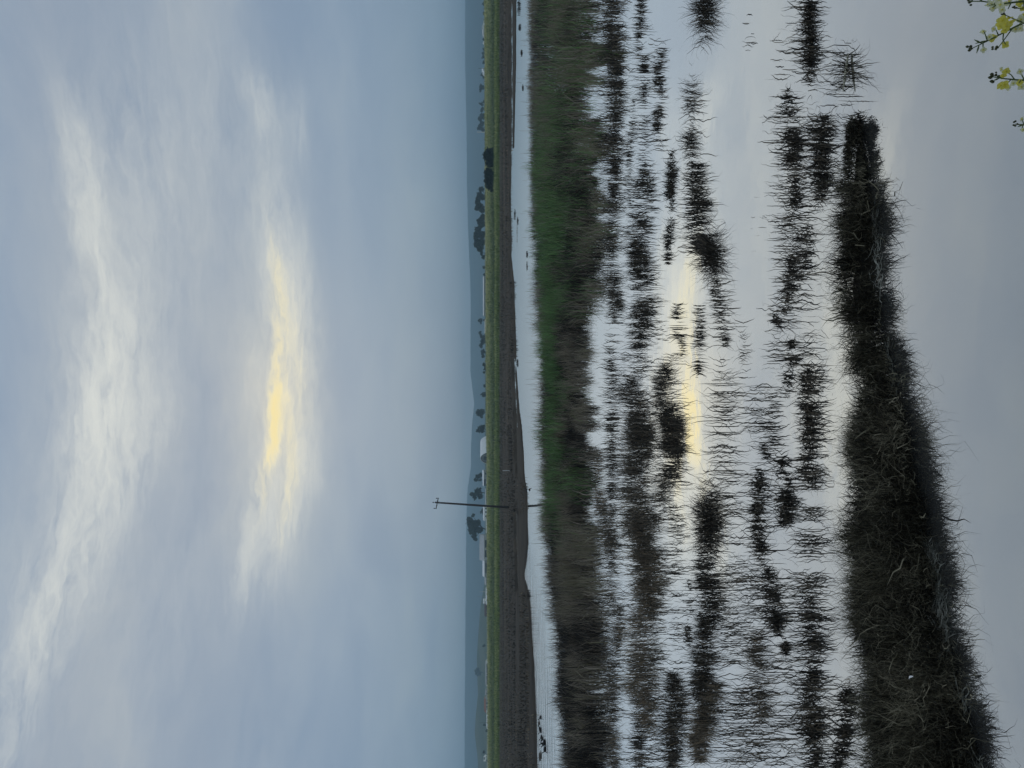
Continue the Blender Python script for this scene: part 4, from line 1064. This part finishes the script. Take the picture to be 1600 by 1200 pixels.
mustard([[(1612, 30), (1590, 40), (1570, 50), (1545, 63), (1518, 76)], [(1582, 44), (1572, 58), (1560, 74)], [(1568, 52), (1567, 62), (1571, 69)], [(1600, 36), (1585, 30), (1572, 24)], [(1556, 58), (1551, 60)], [(1543, 64), (1538, 50)], [(1536, 67), (1536, 78)], [(1560, 55), (1556, 46)]],
        [(1550, 60, 9.5, 0), (1546, 58, 5, 1), (1571, 70, 7, 0), (1566, 32, 10, 0), (1573, 40, 10, 0), (1562, 40, 9, 0), (1576, 30, 9, 0), (1570, 47, 7, 0), (1580, 36, 9, 0), (1553, 45, 5, 1), (1536, 50, 5, 1), (1537, 78, 5, 1), (1587, 46, 6, 1), (1596, 30, 9, 1), (1594, 44, 8, 1), (1600, 24, 8, 1)],
        [(1516, 76, 6), (1557, 75, 5), (1569, 23, 4)], [(1545, 63, 1524, 68), (1530, 70, 1526, 83), (1534, 68, 1522, 62)], 1.05, 'yellow mustard sprig with the longest flowering stem and one dark bud tip')
mustard([[(1612, 126), (1590, 125), (1570, 123), (1550, 120)], [(1585, 124), (1580, 117), (1572, 112)], [(1580, 124), (1572, 132)], [(1595, 125), (1592, 130)], [(1600, 124), (1594, 112)]],
        [(1572, 112, 8, 0), (1567, 119, 6, 0), (1569, 133, 9, 0), (1563, 134, 7, 0), (1575, 137, 5, 1), (1593, 129, 7, 0), (1596, 136, 6, 1), (1583, 130, 5, 1), (1594, 112, 5, 1), (1565, 108, 4, 1)],
        [(1550, 120, 7), (1556, 118, 4)], [(1562, 122, 1552, 126), (1565, 122, 1554, 117)], 1.12, 'second yellow mustard sprig, a single straight stem with few blooms')
mustard([[(1612, 196), (1598, 195), (1586, 194)], [(1600, 195), (1597, 187)], [(1598, 195), (1597, 201)]], [(1597, 186, 4, 1), (1598, 203, 4, 1)], [(1586, 194, 4.5)], [(1598, 195, 1590, 198)], 1.16, 'smallest mustard sprig, mostly a dark unopened bud tip')
mustard([[(1612, 0), (1590, 3), (1565, 6), (1545, 8)], [(1580, 4), (1575, 14)], [(1560, 6), (1550, 12)], [(1600, 2), (1598, 14), (1584, 12)], [(1560, 6), (1535, 2), (1516, 2)]],
        [(1548, 6, 7, 1), (1552, 13, 6, 1), (1543, 8, 5, 1), (1562, 8, 8, 1), (1566, 15, 6, 1), (1572, 6, 7, 1), (1560, 2, 7, 1), (1578, 2, 7, 1), (1594, 5, 8, 0), (1599, 14, 7, 0), (1590, -4, 8, 1), (1597, -8, 8, 0), (1556, -5, 7, 1), (1545, -4, 6, 1)],
        [(1515, 3, 5), (1585, 11, 4)], [(1535, 2, 1528, -4)], 1.0, 'pale cream mustard sprig in the photo corner, blooms nearly white')
